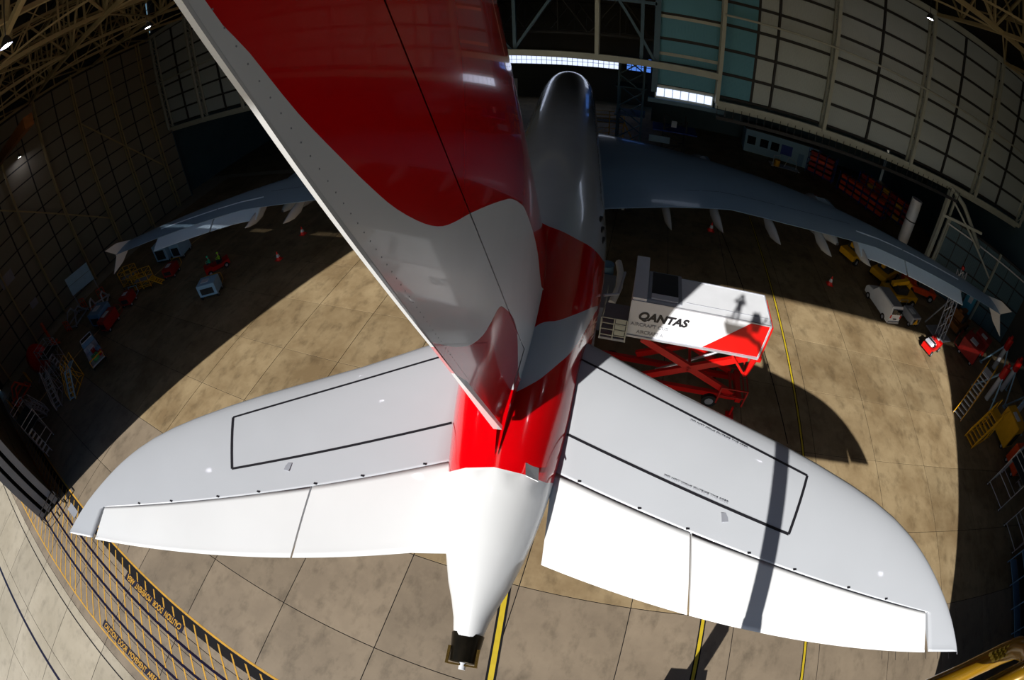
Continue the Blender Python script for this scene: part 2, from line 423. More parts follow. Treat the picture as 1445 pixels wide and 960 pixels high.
structure(obj('wall_annex', MB().box(2.9, 79, 0, 50, 79.3, 14).box(50.6, 33.6, 0, 51.0, 79, 14).box(-70, 40.2, 0, -69.6, 90.4, 30).box(-70, 39.9, 0, -67.2, 40.3, 31), 'teal_sheet'))
structure(obj('ceiling_annex', MB().box(2.5, YB+.5, 14, 52, 80, 14.3).box(-70, YB+.5, 24, 2.5, 90, 24.4).box(2.5, YB+.5, 14, 2.9, 90, 30).box(-70, 40, 30, 3, 91, 30.4), 'roof_sheet'))

# ------------------------------------------------------------ right wall and the low splayed wall in its corner
wr = structure(obj('wall_right', MB().box(51.0, -6.5, 0, 51.3, YB+.5, 31), 'wall_dark'))
for i in range(7):
    for j in range(5):
        z0 = 9.6+j*4.0; p = (50.85, -3+i*6.2+3.1, z0+1.9)
        if i+j == 0: ps = obj('panel', MB().cbox((0, 0, 0), (.1, 5.9, 3.7)), 'panel_side', wr, p)
        else: share('panel', ps, wr, p)
sp = structure(obj('wall_corner', MB().prism([(38.6, 40.6), (51, 33.4), (51, 33.8), (38.8, 41)], 9.4, 'Z', 0), 'steel_dark'))
dvec = Vector((51-38.6, 33.4-40.6, 0)); L = dvec.length; ang = math.atan2(dvec.y, dvec.x)
ps = None
for i in range(7):
    for j in range(4):
        p = Vector((38.6, 40.6, 0)) + dvec*((i+.5)/7) + Vector((-.06, -.1, 1.2+j*2.3))
        if ps is None: ps = obj('panel', MB().cbox((0, 0, 0), (L/7-.12, .08, 2.1)), 'panel_side', sp, p, ang)
        else: share('panel', ps, sp, p, ang)
obj('pale_bar', MB().bar((38.4, 40.2, 8.6), (50.6, 33.1, 8.6), .16), 'white_machine', sp)  # white bar along the upper part of the splayed wall
mb = MB()
for i in (0, 4): 
    p = Vector((38.6, 40.3, 0)) + dvec*(i/7); mb.bar(p, p+Vector((0, 0, 9.4)), .25)
obj('post', mb, 'steel_cream', sp)
mb = MB(); mb.tube([(36, 39.3, 13.0), (38.5, 38.6, 11.8), (42, 37, 8.5)], .28, 8).bar((36.2, 39.2, 0), (36.2, 39.2, 12.6), .5).bar((37.3, 39.2, 0), (37.3, 39.2, 12.6), .25).bar((36.2, 39.1, 9.6), (41, 36.5, 10.4), .3).bar((36, 39, 12.2), (44, 35, 6.5), .22)
obj('knee_frame', mb, 'steel_cream', sp)
obj('door_leaf', MB().cbox((44.4, 36.6, 1.6), (1.6, .1, 3.0), rz=ang), 'teal_glass', sp)
obj('notice', MB().cbox((44.35, 36.5, 2.3), (.6, .05, .8), rz=ang), 'white_machine', sp)

# ------------------------------------------------------------ left wall
wl = structure(obj('wall_left', MB().box(-67.6, -6.5, 0, -67.3, YB+.5, 31), 'steel_dark'))
ps = None
for i in range(7):
    for j in range(12):
        p = (-67.2, -5.6+i*6.55+3.2, 1.3+j*2.45)
        if ps is None: ps = obj('panel', MB().cbox((0, 0, 0), (.08, 6.3, 2.25)), 'panel_left', wl, p)
        else: share('panel', ps, wl, p)
cs = None
for y in (-4, 3.2, 9.7, 16.9, 23.7, 30.3, 36.5):
    if cs is None:
        cs = obj('lattice_column', lattice(MB(), (0, 0, 0), (0, 0, 30), 1.0, 22, .2, .07, (1, 0, 0), True), 'roof_steel', wl, (-66.4, y, 0))
    else: share('lattice_column', cs, wl, (-66.4, y, 0))
obj('brace', MB().bar((-66.0, 3.2, 22), (-66.0, 23.7, 6), .2).bar((-66, 23.7, 22), (-66, 36, 8), .2), 'roof_steel', wl)
for nm, y, z, a, b in (('sign', 3.9, 10.4, 2.6, 1.6), ('sign', 6.0, 4.6, 1.4, 1.0)):
    obj(nm, MB().box(-67.1, y-a/2, z-b/2, -67.0, y+a/2, z+b/2), 'grey_machine', wl)

# ------------------------------------------------------------ door leaves (steel sliding doors parked at both sides) and header
dn = 0
def door_leaf(x0, x1, y, m='panel_door'):
    global dn; dn += 1
    d = structure(obj('door_%d' % dn, MB().box(x0, y-.1, .15, x1, y+.1, 25.6), 'wall_dark'))
    n_ = int((x1-x0)/2.6); w_ = (x1-x0)/n_; s0 = None
    for i in range(n_):
        for j in range(6):
            p = (x0+(i+.5)*w_, y+.16, .3+(j+.5)*4.2)
            if s0 is None: s0 = obj('panel', MB().cbox((0, 0, 0), (w_-.15, .08, 4.0)), m, d, p)
            else: share('panel', s0, d, p)
    obj('edge_post', MB().box(x1-.05 if x0 < 0 else x0-.25, y-.32, .12, x1+.25 if x0 < 0 else x0+.05, y+.32, 25.6), 'grey_machine', d)
    obj('track_beam', MB().box(x0, y-.25, .05, x1, y+.25, .5), 'rust', d)
    return d
for x0, x1, y in ((-52, -34.6, -7.12), (-53, -34.9, -8.2), (-53.5, -35.3, -9.3), (23.8, 40, -7.12), (38, 54, -8.2)): door_leaf(x0, x1, y)
structure(obj('wall_front', MB().box(-68, -7.3, 25.85, 52, -6.7, 37.3).box(-68, -10, 0, -52, -7, 25.8).box(-68, -10.2, 37.1, 52, -6.9, 37.3), 'wall_dark'))

# ------------------------------------------------------------ roof: sheeting and trusses
ce = structure(obj('ceiling', MB().box(-68, -10, 37.2, 52, YB+1, 37.5).box(-68, YB+.4, 30.5, 52, YB+.8, 37.2).box(-68, -10, 31, -67.6, YB, 37.2).box(51.2, -10, 31, 51.6, YB, 37.2), 'roof_sheet'))
def truss(x0, y0, x1, y1, zb, zt, n, w=.3):
    mb = MB(); a, b = Vector((x0, y0, 0)), Vector((x1, y1, 0))
    mb.bar(a+Vector((0, 0, zb)), b+Vector((0, 0, zb)), w); mb.bar(a+Vector((0, 0, zt)), b+Vector((0, 0, zt)), w)
    for i in range(n):
        p, q = a.lerp(b, i/n), a.lerp(b, (i+1)/n)
        mb.bar(p+Vector((0, 0, zb if i % 2 else zt)), q+Vector((0, 0, zt if i % 2 else zb)), w*.55)
        mb.bar(q+Vector((0, 0, zb)), q+Vector((0, 0, zt)), w*.5)
    return obj('roof_truss', mb, 'roof_steel', ce)
for x in COLX: truss(x, -6, x, YB-1, 29.8, 35.5, 10, .34)
for y, z in ((5, 29.4), (16.5, 29.6), (28.2, 29.8)): truss(-67, y, 51, y, z, 36, 26, .42)
for x in [(a+b)/2 for a, b in zip(COLX, COLX[1:])]: truss(x, -6, x, YB-1, 33.2, 36.6, 12, .16)
mb = MB()
for i in range(len(COLX)-1):
    for y0, y1 in ((5, 16.5), (16.5, 28.2), (28.2, 39)):
        a, b = COLX[i], COLX[i+1]; mb.bar((a, y0, 29.7), (b, y1, 29.7), .16) if i % 2 else mb.bar((b, y0, 29.7), (a, y1, 29.7), .16)
obj('plan_bracing', mb, 'roof_steel', ce)
mb = MB()
for y in range(-5, 40, 3): mb.bar((-67, y, 36.9), (51, y, 36.9), .16)
obj('purlins', mb, 'steel_dark', ce)
obj('crane_girder', MB().box(-66, 8.6, 24.2, -40, 9.6, 25.3), 'rust', ce)
obj('crane_girder', MB().box(-37, -5.2, 28.0, -14, -4.4, 28.9), 'rust', ce)
# high-bay lamps
lamps = [(-19.7, 3.6, 26.9), (-35.5, 20.9, 26.9), (-65.6, 12.6, 23.3), (-24, 30, 27.5), (-40, 33, 27.5), (-12, 18, 27.5), (0, 32, 27.5), (12, 20, 27.5), (24, 32, 27.5), (36, 22, 27.5), (44, 12, 27.5), (-3, 8, 27.5), (20, 6, 27.5)]
l0 = None
wh = ['hanging by the door end of the roof, largest seen', 'hanging further in beside the fin', 'fixed low on the left wall', 'over the port wing', 'over the port wing tip', 'over the fuselage middle', 'over the forward fuselage', 'over the starboard wing root', 'over the starboard wing middle', 'over the starboard wing tip', 'by the right wall', 'above the tail', 'above the starboard tailplane']
for p, t in zip(lamps, wh):
    if l0 is None:
        l0 = thing('high_bay_lamp', 'round high-bay lamp '+t, 'lamp', p, 0, 'high-bay lamps under the hangar roof')
        prof = [(.06, .55), (.14, .5), (.3, .2), (.36, 0)]
        obj('shade', MB().loft([[(r*math.cos(a*PI/8), r*math.sin(a*PI/8), z) for a in range(16)] for r, z in prof], caps=False), 'lamp_shell', l0)
        obj('bulb', MB().cyl((0, 0, 0), .24, .03, 16), 'lamp_glow', l0)
        obj('hanger', MB().tube([(0, 0, .5), (0, 0, 2.6)], .03, 6), 'steel_dark', l0)
    else: again(l0, 'round high-bay lamp '+t, p)

# ------------------------------------------------------------ the aircraft (own frame: x starboard, y to the nose, z up)
AC = thing('airliner', 'white and red four-engined double-deck airliner parked nose-in, seen from above its tail', 'aircraft', (0, 0, 0), HY)
FS=[(-0.05,9.42,8.5,.36),(.7,9.6,8.2,.5),(1.3,9.7,8.0,.75),(2.65,9.88,7.6,1.15),(3.9,10.02,7.25,1.42),(5.1,10.15,6.9,1.63),(7.6,10.33,6.2,2.0),(9.6,10.45,5.6,2.25),(11.9,10.55,5.0,2.6),(14.2,10.62,4.4,2.93),(17,10.7,3.75,3.25),(20.6,10.76,3.1,3.5),(25,10.8,2.6,3.57),(30,10.8,2.4,3.57),(58,10.8,2.4,3.57),(62,10.6,2.45,3.45),(65,10.0,2.6,3.05),(67.5,8.9,2.9,2.4),(69.3,7.4,3.4,1.5),(70.1,6.3,3.9,.8),(70.4,5.4,4.9,.12)]
def fsec(Y):
    for a,b in zip(FS,FS[1:]):
        if Y<=b[0]:
            t=(Y-a[0])/(b[0]-a[0]); return [a[i]+(b[i]-a[i])*t for i in (1,2,3)]
    return list(FS[-1][1:])
def fpt(Y,ph):
    top,bot,w=fsec(Y); zc=bot+.5*(top-bot)
    s,c=math.sin(ph),math.cos(ph)
    return (w*s,Y,zc+(top-bot)/2*c)
def fin_le(z): return 15.6-.87*(z-11.5)
def fin_te(z): return 5.47-.5*(z-10.68) - .1*max(0, (z-18.5)/2.7)**1.5
def fin_t(Y,z):
    le,te=fin_le(z),fin_te(z); c=(le-Y)/(le-te)
    if c<=0: return 0.
    if c>=1: c=1
    th=.52-(z-10.5)*.018
    s=max(0,1.0*(2.969*c**.5-1.26*c-3.516*c*c+2.843*c**3-1.015*c**4))*th
    return s+.02*c
def hinge(z): return 1.7+(20.9-z)*.65

COLMAT = ['red_paint', 'fuselage_paint', 'white_paint', 'rudder_white', 'dark_metal']
def inside(p, poly):
    x, y = p; c = False; n = len(poly)
    for i in range(n):
        x0, y0 = poly[i]; x1, y1 = poly[i-1]
        if (y0 > y) != (y1 > y) and x < (x1-x0)*(y-y0)/(y1-y0)+x0: c = not c
    return c
def spline(pts, n=4, closed=False):
    out = []; N = len(pts); rng = range(N if closed else N-1)
    for i in rng:
        P = [pts[(i+k) % N] if closed else pts[max(0, min(N-1, i+k))] for k in (-1, 0, 1, 2)]
        for j in range(n):
            t = j/n; out.append(tuple(.5*((2*P[1][d]) + (-P[0][d]+P[2][d])*t + (2*P[0][d]-5*P[1][d]+4*P[2][d]-P[3][d])*t*t + (-P[0][d]+3*P[1][d]-3*P[2][d]+P[3][d])*t**3) for d in (0, 1)))
    if not closed: out.append(pts[-1])
    return out
def seg_dist(p, a, b):
    ax, ay = b[0]-a[0], b[1]-a[1]; L2 = ax*ax+ay*ay or 1e-9; t = max(0, min(1, ((p[0]-a[0])*ax+(p[1]-a[1])*ay)/L2))
    return math.hypot(p[0]-a[0]-t*ax, p[1]-a[1]-t*ay)
def cdt(domain, grid, lines, keep):
    vs = []; es = []
    def poly(pts, closed):
        o = len(vs); vs.extend(Vector(p) for p in pts)
        es.extend((o+i, o+i+1) for i in range(len(pts)-1))
        if closed: es.append((o+len(pts)-1, o))
    poly(domain, True)
    segs = [(domain[i-1], domain[i]) for i in range(len(domain))]
    for l in lines: poly(l, False); segs += list(zip(l, l[1:]))
    for g in grid:
        if inside(g, domain) and all(seg_dist(g, a, b) > keep for a, b in segs): vs.append(Vector(g))
    v, _, f, *_ = delaunay_2d_cdt(vs, es, [], 0, 1e-4)
    tri = [t for t in f if inside(((v[t[0]].x+v[t[1]].x+v[t[2]].x)/3, (v[t[0]].y+v[t[1]].y+v[t[2]].y)/3), domain)]
    return [tuple(p) for p in v], tri

# fuselage: coordinates (Y, angle from the crown in units of 1 m ~ 16 degrees)
KA = 3.55
def fuse_mesh():
    mb = MB(); n = 72
    # front, plain
    rows = [24, 27, 30, 36, 42, 48, 54, 58, 60, 62, 63.5, 65, 66.3, 67.5, 68.5, 69.3, 69.8, 70.1, 70.4]
    mb.mat(1); mb.loft([[fpt(Y, 2*PI*k/n) for k in range(n)] for Y in rows], caps=False)
    # rear half shells with the livery
    foot = [(9.59, 8.1), (9.99, 12.8), (10.36, 19.7), (10.81, 32.8), (12.1, 52.7), (14.3, 80), (12.9, 72), (11.15, 62.1), (9.77, 51.7), (8.97, 42.0), (7.99, 27.7), (7.48, 16.6), (7.19, 8.3), (7.3, 0), (9.4, 0)]
    foot = spline([(a, math.radians(b)*KA) for a, b in foot[:-2]], 3) + [(7.25, 0), (9.5, 0)]
    front = spline([(16.9, 0), (16.6, .5), (16.5, 1.1), (16.51, 2.1), (17.02, 3.29), (17.63, 4.33), (18.9, 5.5), (20.5, 6.9), (21.5, 9), (22, PI*KA)], 4)
    ring = [(4.6, 0), (4.6, 2), (4.75, 4), (5.05, 5.2), (5.2, 8), (5.2, PI*KA)]
    U = PI*KA
    dom = [(-.05, i*U/36) for i in range(37)] + [(y, U) for y in range(1, 24)] + [(24, U-i*U/36) for i in range(37)] + [(24-y, 0) for y in range(1, 24)]
    dom = [p for i, p in enumerate(dom) if i == 0 or p != dom[i-1]]
    grid = [(-.05+.5*i, j*U/36) for i in range(1, 48) for j in range(1, 36)]
    v, tri = cdt(dom, grid, [foot+[foot[0]], front, ring], .14)
    def col(c):
        if c[0] < 5.3:
            r = ring; 
            for a, b in zip(r, r[1:]):
                if a[1] <= c[1] <= b[1]: 
                    if c[0] < a[0]+(b[0]-a[0])*(c[1]-a[1])/(b[1]-a[1]): return 2
        if inside(c, foot): return 1
        for a, b in zip(front, front[1:]):
            if a[1] <= c[1] <= b[1] and c[0] > a[0]+(b[0]-a[0])*(c[1]-a[1])/max(1e-6, b[1]-a[1]): return 1
        return 0
    cols = [col(((v[a][0]+v[b][0]+v[c][0])/3, (v[a][1]+v[b][1]+v[c][1])/3)) for a, b, c in tri]
    for s in (1, -1):
        P = [fpt(y, s*u/KA) for y, u in v]; o = len(mb.v); mb.v += P
        for t, c in zip(tri, cols): mb.f.append([o+i for i in t]); mb.m.append(c); mb.sm.append(True)
    return mb
def weld(o, d=.002, angle=None):
    b = bmesh.new(); b.from_mesh(o.data); bmesh.ops.remove_doubles(b, verts=b.verts, dist=d); bmesh.ops.recalc_face_normals(b, faces=b.faces); b.to_mesh(o.data); b.free()
fus = obj('fuselage', fuse_mesh(), COLMAT, AC, fixn=False)
weld(fus)
# tail cone exhaust
mb = MB(); E = lambda y, r, k=1: [(r*math.cos(2*PI*i/20)*.95, y, 8.96+r*k*math.sin(2*PI*i/20)) for i in range(20)]
mb.loft([E(.05, .44, 1.05), E(-.3, .40, 1.1), E(-.75, .37, 1.1)], caps=False); mb.loft([E(-.75, .37, 1.1), E(-.7, .3, 1.1), E(-.2, .28, 1.1)], caps=False)
ex = obj('exhaust', mb, 'dark_metal', AC)
obj('clamp_bar', MB().bar((-.36, -.35, 9.2), (-.36, -.85, 9.2), .07).bar((.36, -.35, 9.2), (.36, -.85, 9.2), .07).bar((-.38, -.82, 9.0), (.38, -.82, 9.0), .05), 'bronze', ex)
obj('navigation_light', MB().cyl((0, -.95, 8.95), .09, .2, 10, 'Y'), 'white_machine', ex)
# intake flap on the tail crown and panel lines, windows, slots
def on_f(Y, deg, out=0.):
    p = Vector(fpt(Y, math.radians(deg))); q = Vector(fpt(Y, math.radians(deg)+.01)); t = (q-p).normalized(); n_ = Vector((t.z, 0, -t.x)); 
    if n_.dot(p-Vector((0, Y, sum(fsec(Y)[:2])/2))) < 0: n_ = -n_
    return p + n_*out
mb = MB(); A_ = [on_f(4.95, 30, .01), on_f(4.98, 47, .01), on_f(4.5, 46, .16), on_f(4.5, 31, .16)]; mb.add(A_ + [p - Vector((0, 0, .05)) for p in A_], [(0, 1, 2, 3), (7, 6, 5, 4), (0, 4, 5, 1), (1, 5, 6, 2), (2, 6, 7, 3), (3, 7, 4, 0)])
obj('intake_flap', mb, 'white_paint', AC)
ws = None
for s in (1, -1):
    for dg, y0, y1 in ((62, 24, 62), (97, 22, 63)):
        k = 0; y = y0
        while y < y1:
            p = on_f(y, s*dg, .005)
            T = Matrix.Translation(p)
            if ws is None: ws = obj('cabin_window', MB().cbox((0, 0, 0), (.02, .3, .42)), 'glass', AC, p)
            else: share('cabin_window', ws, AC, p)
            ws_o = AC.children[-1]; y += 1.15
for i, (y, dg) in enumerate(((20.9, 59), (20.05, 62.8), (19.3, 67))):
    p = on_f(y, dg, .01); obj('vent_slot', MB().cbox((0, 0, 0), (.16, .55, .16), rz=-.3), 'line_black', AC, p)
mb = MB()
for dz in (0,): mb.tube([on_f(15.9, 88, .1), on_f(16.3, 90, .8), on_f(18.5, 90, 1.1)], .07, 6)
obj('door_handrail', mb, 'alu', AC)

# fin and rudder, livery in the (Y, z) plane
ZT = 24.1
W1 = [(0.24, 21.14), (0.52, 20.76), (0.86, 20.27), (1.24, 19.8), (1.56, 19.42), (1.97, 18.98), (2.54, 18.5), (3.02, 18.2), (3.5, 18.01), (4.0, 17.85), (5.04, 17.47), (6.05, 17.07), (6.84, 16.72), (7.93, 16.07), (8.67, 15.5), (9.68, 14.48), (10.46, 13.6), (11.4, 12.2), (12.2, 10.0), (12.2, 9.6)]
W2 = [(2.0, 17.3), (2.35, 16.93), (2.76, 16.47), (3.13, 16.09), (3.75, 15.54), (4.42, 15.15), (4.94, 15.0), (5.6, 14.85), (6.1, 14.4), (6.99, 13.34), (7.46, 12.35), (7.6, 11.55), (7.66, 10.8), (7.65, 9.71), (7.6, 9.4)]
W1 = [(-1.05, 23.6), (-.28, 22.2)] + W1
w1, w2c = spline(W1, 3), spline(W2, 3)
hz = lambda z: 2.1 + (20.9-z)*.635
def root_flare(z): return .5*math.exp(-max(0, z-9.9)/.28)
def white_fin(c): return inside(c, w1 + w2c[::-1] + [(0.5, 17.35), (-3, 24)])
def fin_part(dom, flare, grid_s=.35, cut=None):
    xs = [p[0] for p in dom]; zs = [p[1] for p in dom]; grid = []
    z = min(zs)+grid_s
    while z < max(zs):
        for k in range(1, 40):
            y = fin_te(z) + (fin_le(z)-fin_te(z))*k/40
            grid.append((y, z))
        z += grid_s
    ls = []
    for c in (w1, w2c):
        run = []
        for p in c:
            if inside(p, dom): run.append(p)
            elif run: ls.append(run); run = []
        if len(run) > 1: ls.append(run)
    # extend each run to the domain edge so that the colour boundary is closed
    ls2 = []
    for r in ls:
        if len(r) < 2: continue
        a, b = Vector(r[0]), Vector(r[1]); c, d = Vector(r[-1]), Vector(r[-2])
        ls2.append([tuple(a+(a-b)*1.2)] + r + [tuple(c+(c-d)*1.2)])
    v, tri = cdt(dom, grid, ls2, .1)
    mb = MB(); cols = [3 if white_fin(((v[a][0]+v[b][0]+v[c][0])/3, (v[a][1]+v[b][1]+v[c][1])/3)) else 0 for a, b, c in tri]
    for s in (1, -1):
        P = []
        for y, z in v:
            t = fin_t(y, z); x = t + (flare and root_flare(z) * min(1, max(0, (fin_le(z)-y)/2))*min(1, max(.02, (y-4.7)/4.5)))
            P.append((s*x, y, z))
        o = len(mb.v); mb.v += P
        for t, c in zip(tri, cols): mb.f.append([o+i for i in t]); mb.m.append(c); mb.sm.append(True)
    return mb
zz = [10.75+i*(ZT-10.75)/24 for i in range(25)]
rud_dom = [(fin_te(z), z) for z in zz] + [(hz(z)-.015, z) for z in zz[::-1]] 
fin_dom = [(hz(z)+.015, z) for z in zz[::-1]] + [(7.0, 10.6), (5.0, 10.2), (4.7, 9.6), (9, 9.6), (14, 9.6), (17.3, 9.6), (16.6, 10.5)] + [(fin_le(z), z) for z in zz[1:]]
fin = obj('vertical_fin', fin_part(fin_dom, True), COLMAT, AC, fixn=False); weld(fin)
rud = obj('rudder', fin_part(rud_dom, False), COLMAT, AC, fixn=False); weld(rud)
# blunt trailing edge strip
w_ = lambda z: max(0, (16-z)*.018)
for z0, z1, m in ((10.75, 15.7, 'white_paint'), (15.7, 16.8, 'red_paint'), (16.8, ZT, 'white_paint')):
    mb = MB(); mb.loft([[(x, fin_te(z)-.02+dy, z) for x, dy in ((-.022-w_(z), .12), (-.022-w_(z), 0), (.022+w_(z), 0), (.022+w_(z), .12))] for z in (z0, (z0+z1)/2, z1)], smooth=False)
    obj('trailing_edge', mb, m, rud)
r0 = None
for i in range(78):
    z = 12.2+i*.125; yr = fin_te(z)+.1+.006*(22-z)**1.2; p = (fin_t(yr, z)+.001, yr, z)
    if r0 is None: r0 = obj('rivet', MB().cyl((0, 0, 0), .007, .003, 6, 'X'), 'grey_machine', rud, p)
    else: share('rivet', r0, rud, p)

# horizontal tail
def air(c): return max(0, 5*(.2969*c**.5-.126*c-.3516*c*c+.2843*c**3-.1015*c**4))
def wing_ring(x, le, te, z, th, c0=0., c1=1., tw=0., n=14, s=1, camber=0.):
    ch = le-te; up_, lo = [], []
    for i in range(n+1):
        c = c0 + (c1-c0)*(1-math.cos(PI*i/n))/2 if c0 == 0 else c0+(c1-c0)*i/n
        t = max(air(c)*th*ch, .02); zc = camber*ch*4*c*(1-c)
        up_.append((s*x, le-c*ch, z+zc+t)); lo.append((s*x, le-c*ch, z+zc-t*.7))
    return up_ + lo[::-1]
def interp(tab, x):
    for a, b in zip(tab, tab[1:]):
        if x <= b[0]: return a[1]+(b[1]-a[1])*(x-a[0])/(b[0]-a[0])
    return tab[-1][1]
LE = [(0, 13.3), (1.2, 12.35), (3.3, 10.8), (5.8, 8.8), (9.1, 6.5), (11.5, 4.6), (13.0, 3.1), (14.0, 1.55), (14.7, -.2), (15.0, -1.3), (15.18, -2.45)]
LE = [(a, b) for a, b in spline(LE, 4)]
def weld_tip(o):
    b = bmesh.new(); b.from_mesh(o.data); bmesh.ops.remove_doubles(b, verts=b.verts, dist=.004)
    kill = [f for f in b.faces if sum(len(e.link_faces) > 2 for e in f.edges) >= 2]
    bmesh.ops.delete(b, geom=list(set(kill)), context='FACES_ONLY'); bmesh.ops.recalc_face_normals(b, faces=b.faces); b.to_mesh(o.data); b.free()
te_h = lambda x: 3.16-.374*x; hl = lambda x: 6.35-.506*x
zh = lambda x: 8.335+.114*x
def zsurf(x, y):
    le, te = interp(LE, x), te_h(x); c = (le-y)/(le-te)
    return zh(x)-.22*(1-x/15.5) + air(max(0, min(1, c)))*.085*(le-te)
for s in (1, -1):
    def zr(x): return zh(x)-.22*(1-x/15.5)
    mb = MB(); xs = [1.0, 2.2, 3.3, 4.5, 5.8, 7.4, 9.1, 10.3, 11.5, 12.3, 13.0, 13.5, 13.74]
    xs += [13.95, 14.15, 14.35, 14.55, 14.7, 14.85, 15.0, 15.1, 15.17]
    fh = lambda x: (interp(LE, x)-min(hl(x), interp(LE, x)-.25))/(interp(LE, x)-te_h(x))
    mb.loft([wing_ring(x, interp(LE, x), te_h(x), zr(x), .085, 0, fh(x), s=s) for x in xs])
    xs2 = xs[12:]
    mb.loft([wing_ring(x, interp(LE, x), te_h(x), zr(x), .085, fh(x), 1, s=s) for x in xs2])
    hs = obj('horizontal_stabilizer', mb, 'stabiliser_dimmed', AC)
    weld_tip(hs)
    for xa, xb in ((1.55, 5.66), (5.72, 13.66)):
        mb = MB(); m_ = [xa+(xb-xa)*k/6 for k in range(7)]
        rings = []
        for x in m_:
            le, te = interp(LE, x), te_h(x); ch = le-te; c0 = (le-hl(x)+.03)/ch; r = wing_ring(x, le, te, zr(x), .085, c0, 1, s=s)
            y0 = hl(x)
            if x == 1.55 and s < 0: r = [(p[0]+.5*(y0-p[1])/2.8, p[1], p[2]) for p in r]
            r = [(p[0], p[1], p[2]-(y0-p[1])*.07) for p in r]; rings.append(r)
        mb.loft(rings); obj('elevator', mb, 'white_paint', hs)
    # black walkway outline
    mb = MB(); pts = [(1.9, 10.45), (9.72, 5.0), (8.7, 3.08), (1.9, 6.88)]
    for a, b in zip(pts, pts[1:]+pts[:1]):
        if a == pts[3]: continue
        A, B = Vector(a), Vector(b); d = (B-A).normalized(); nn = Vector((-d.y, d.x))*.045; K = 10
        for k in range(K):
            P, Q = A.lerp(B, k/K), A.lerp(B, (k+1)/K)
            mb.add([(s*q.x, q.y, zsurf(q.x, q.y)+.012) for q in (P+nn, P-nn, Q-nn, Q+nn)], [(0, 1, 2, 3)])
    obj('walkway_line', mb, 'line_black', hs)
    for k in range(7):
        x = 2.4+k*1.6+(k % 2)*.2; y = hl(x)+.06; p = (s*x, y, zsurf(x, y))
        if k == 0: hb = obj('hinge_bolt', MB().cbox((0, 0, 0), (.11, .06, .03)), 'line_black', hs, p)
        else: share('hinge_bolt', hb, hs, p)
    obj('access_hatch', MB().box(s*6.72-.1, 3.7, zsurf(6.7, 3.8)-.02, s*6.72+.1, 4.0, zsurf(6.7, 3.8)+.02), 'grey_machine', hs)
    for (tx, ty, tr, al) in ((5.9, 7.35, -.606, 'LEFT'), (4.9, 5.3, -.51, 'LEFT')):
        t = text('stencil', 'DO NOT WALK OUTSIDE THIS AREA' , hs, (s*tx if s > 0 else -tx-2.4, ty if s > 0 else ty-1.3, zsurf(tx, ty)+.06), .07, 'grey_machine', (0, .114*-s, tr*s), width=2.2)
    for k in range(6):
        x = 12.0+k*.55; p = (s*x, te_h(x)+.05, zr(x)-(.26 if x < 13.6 else 0))
        if k == 0: sw = obj('static_wick', MB().tube([(0, 0, 0), (0, -.3, -.03)], .008, 4), 'line_black', hs, p)
        else: share('static_wick', sw, hs, p)

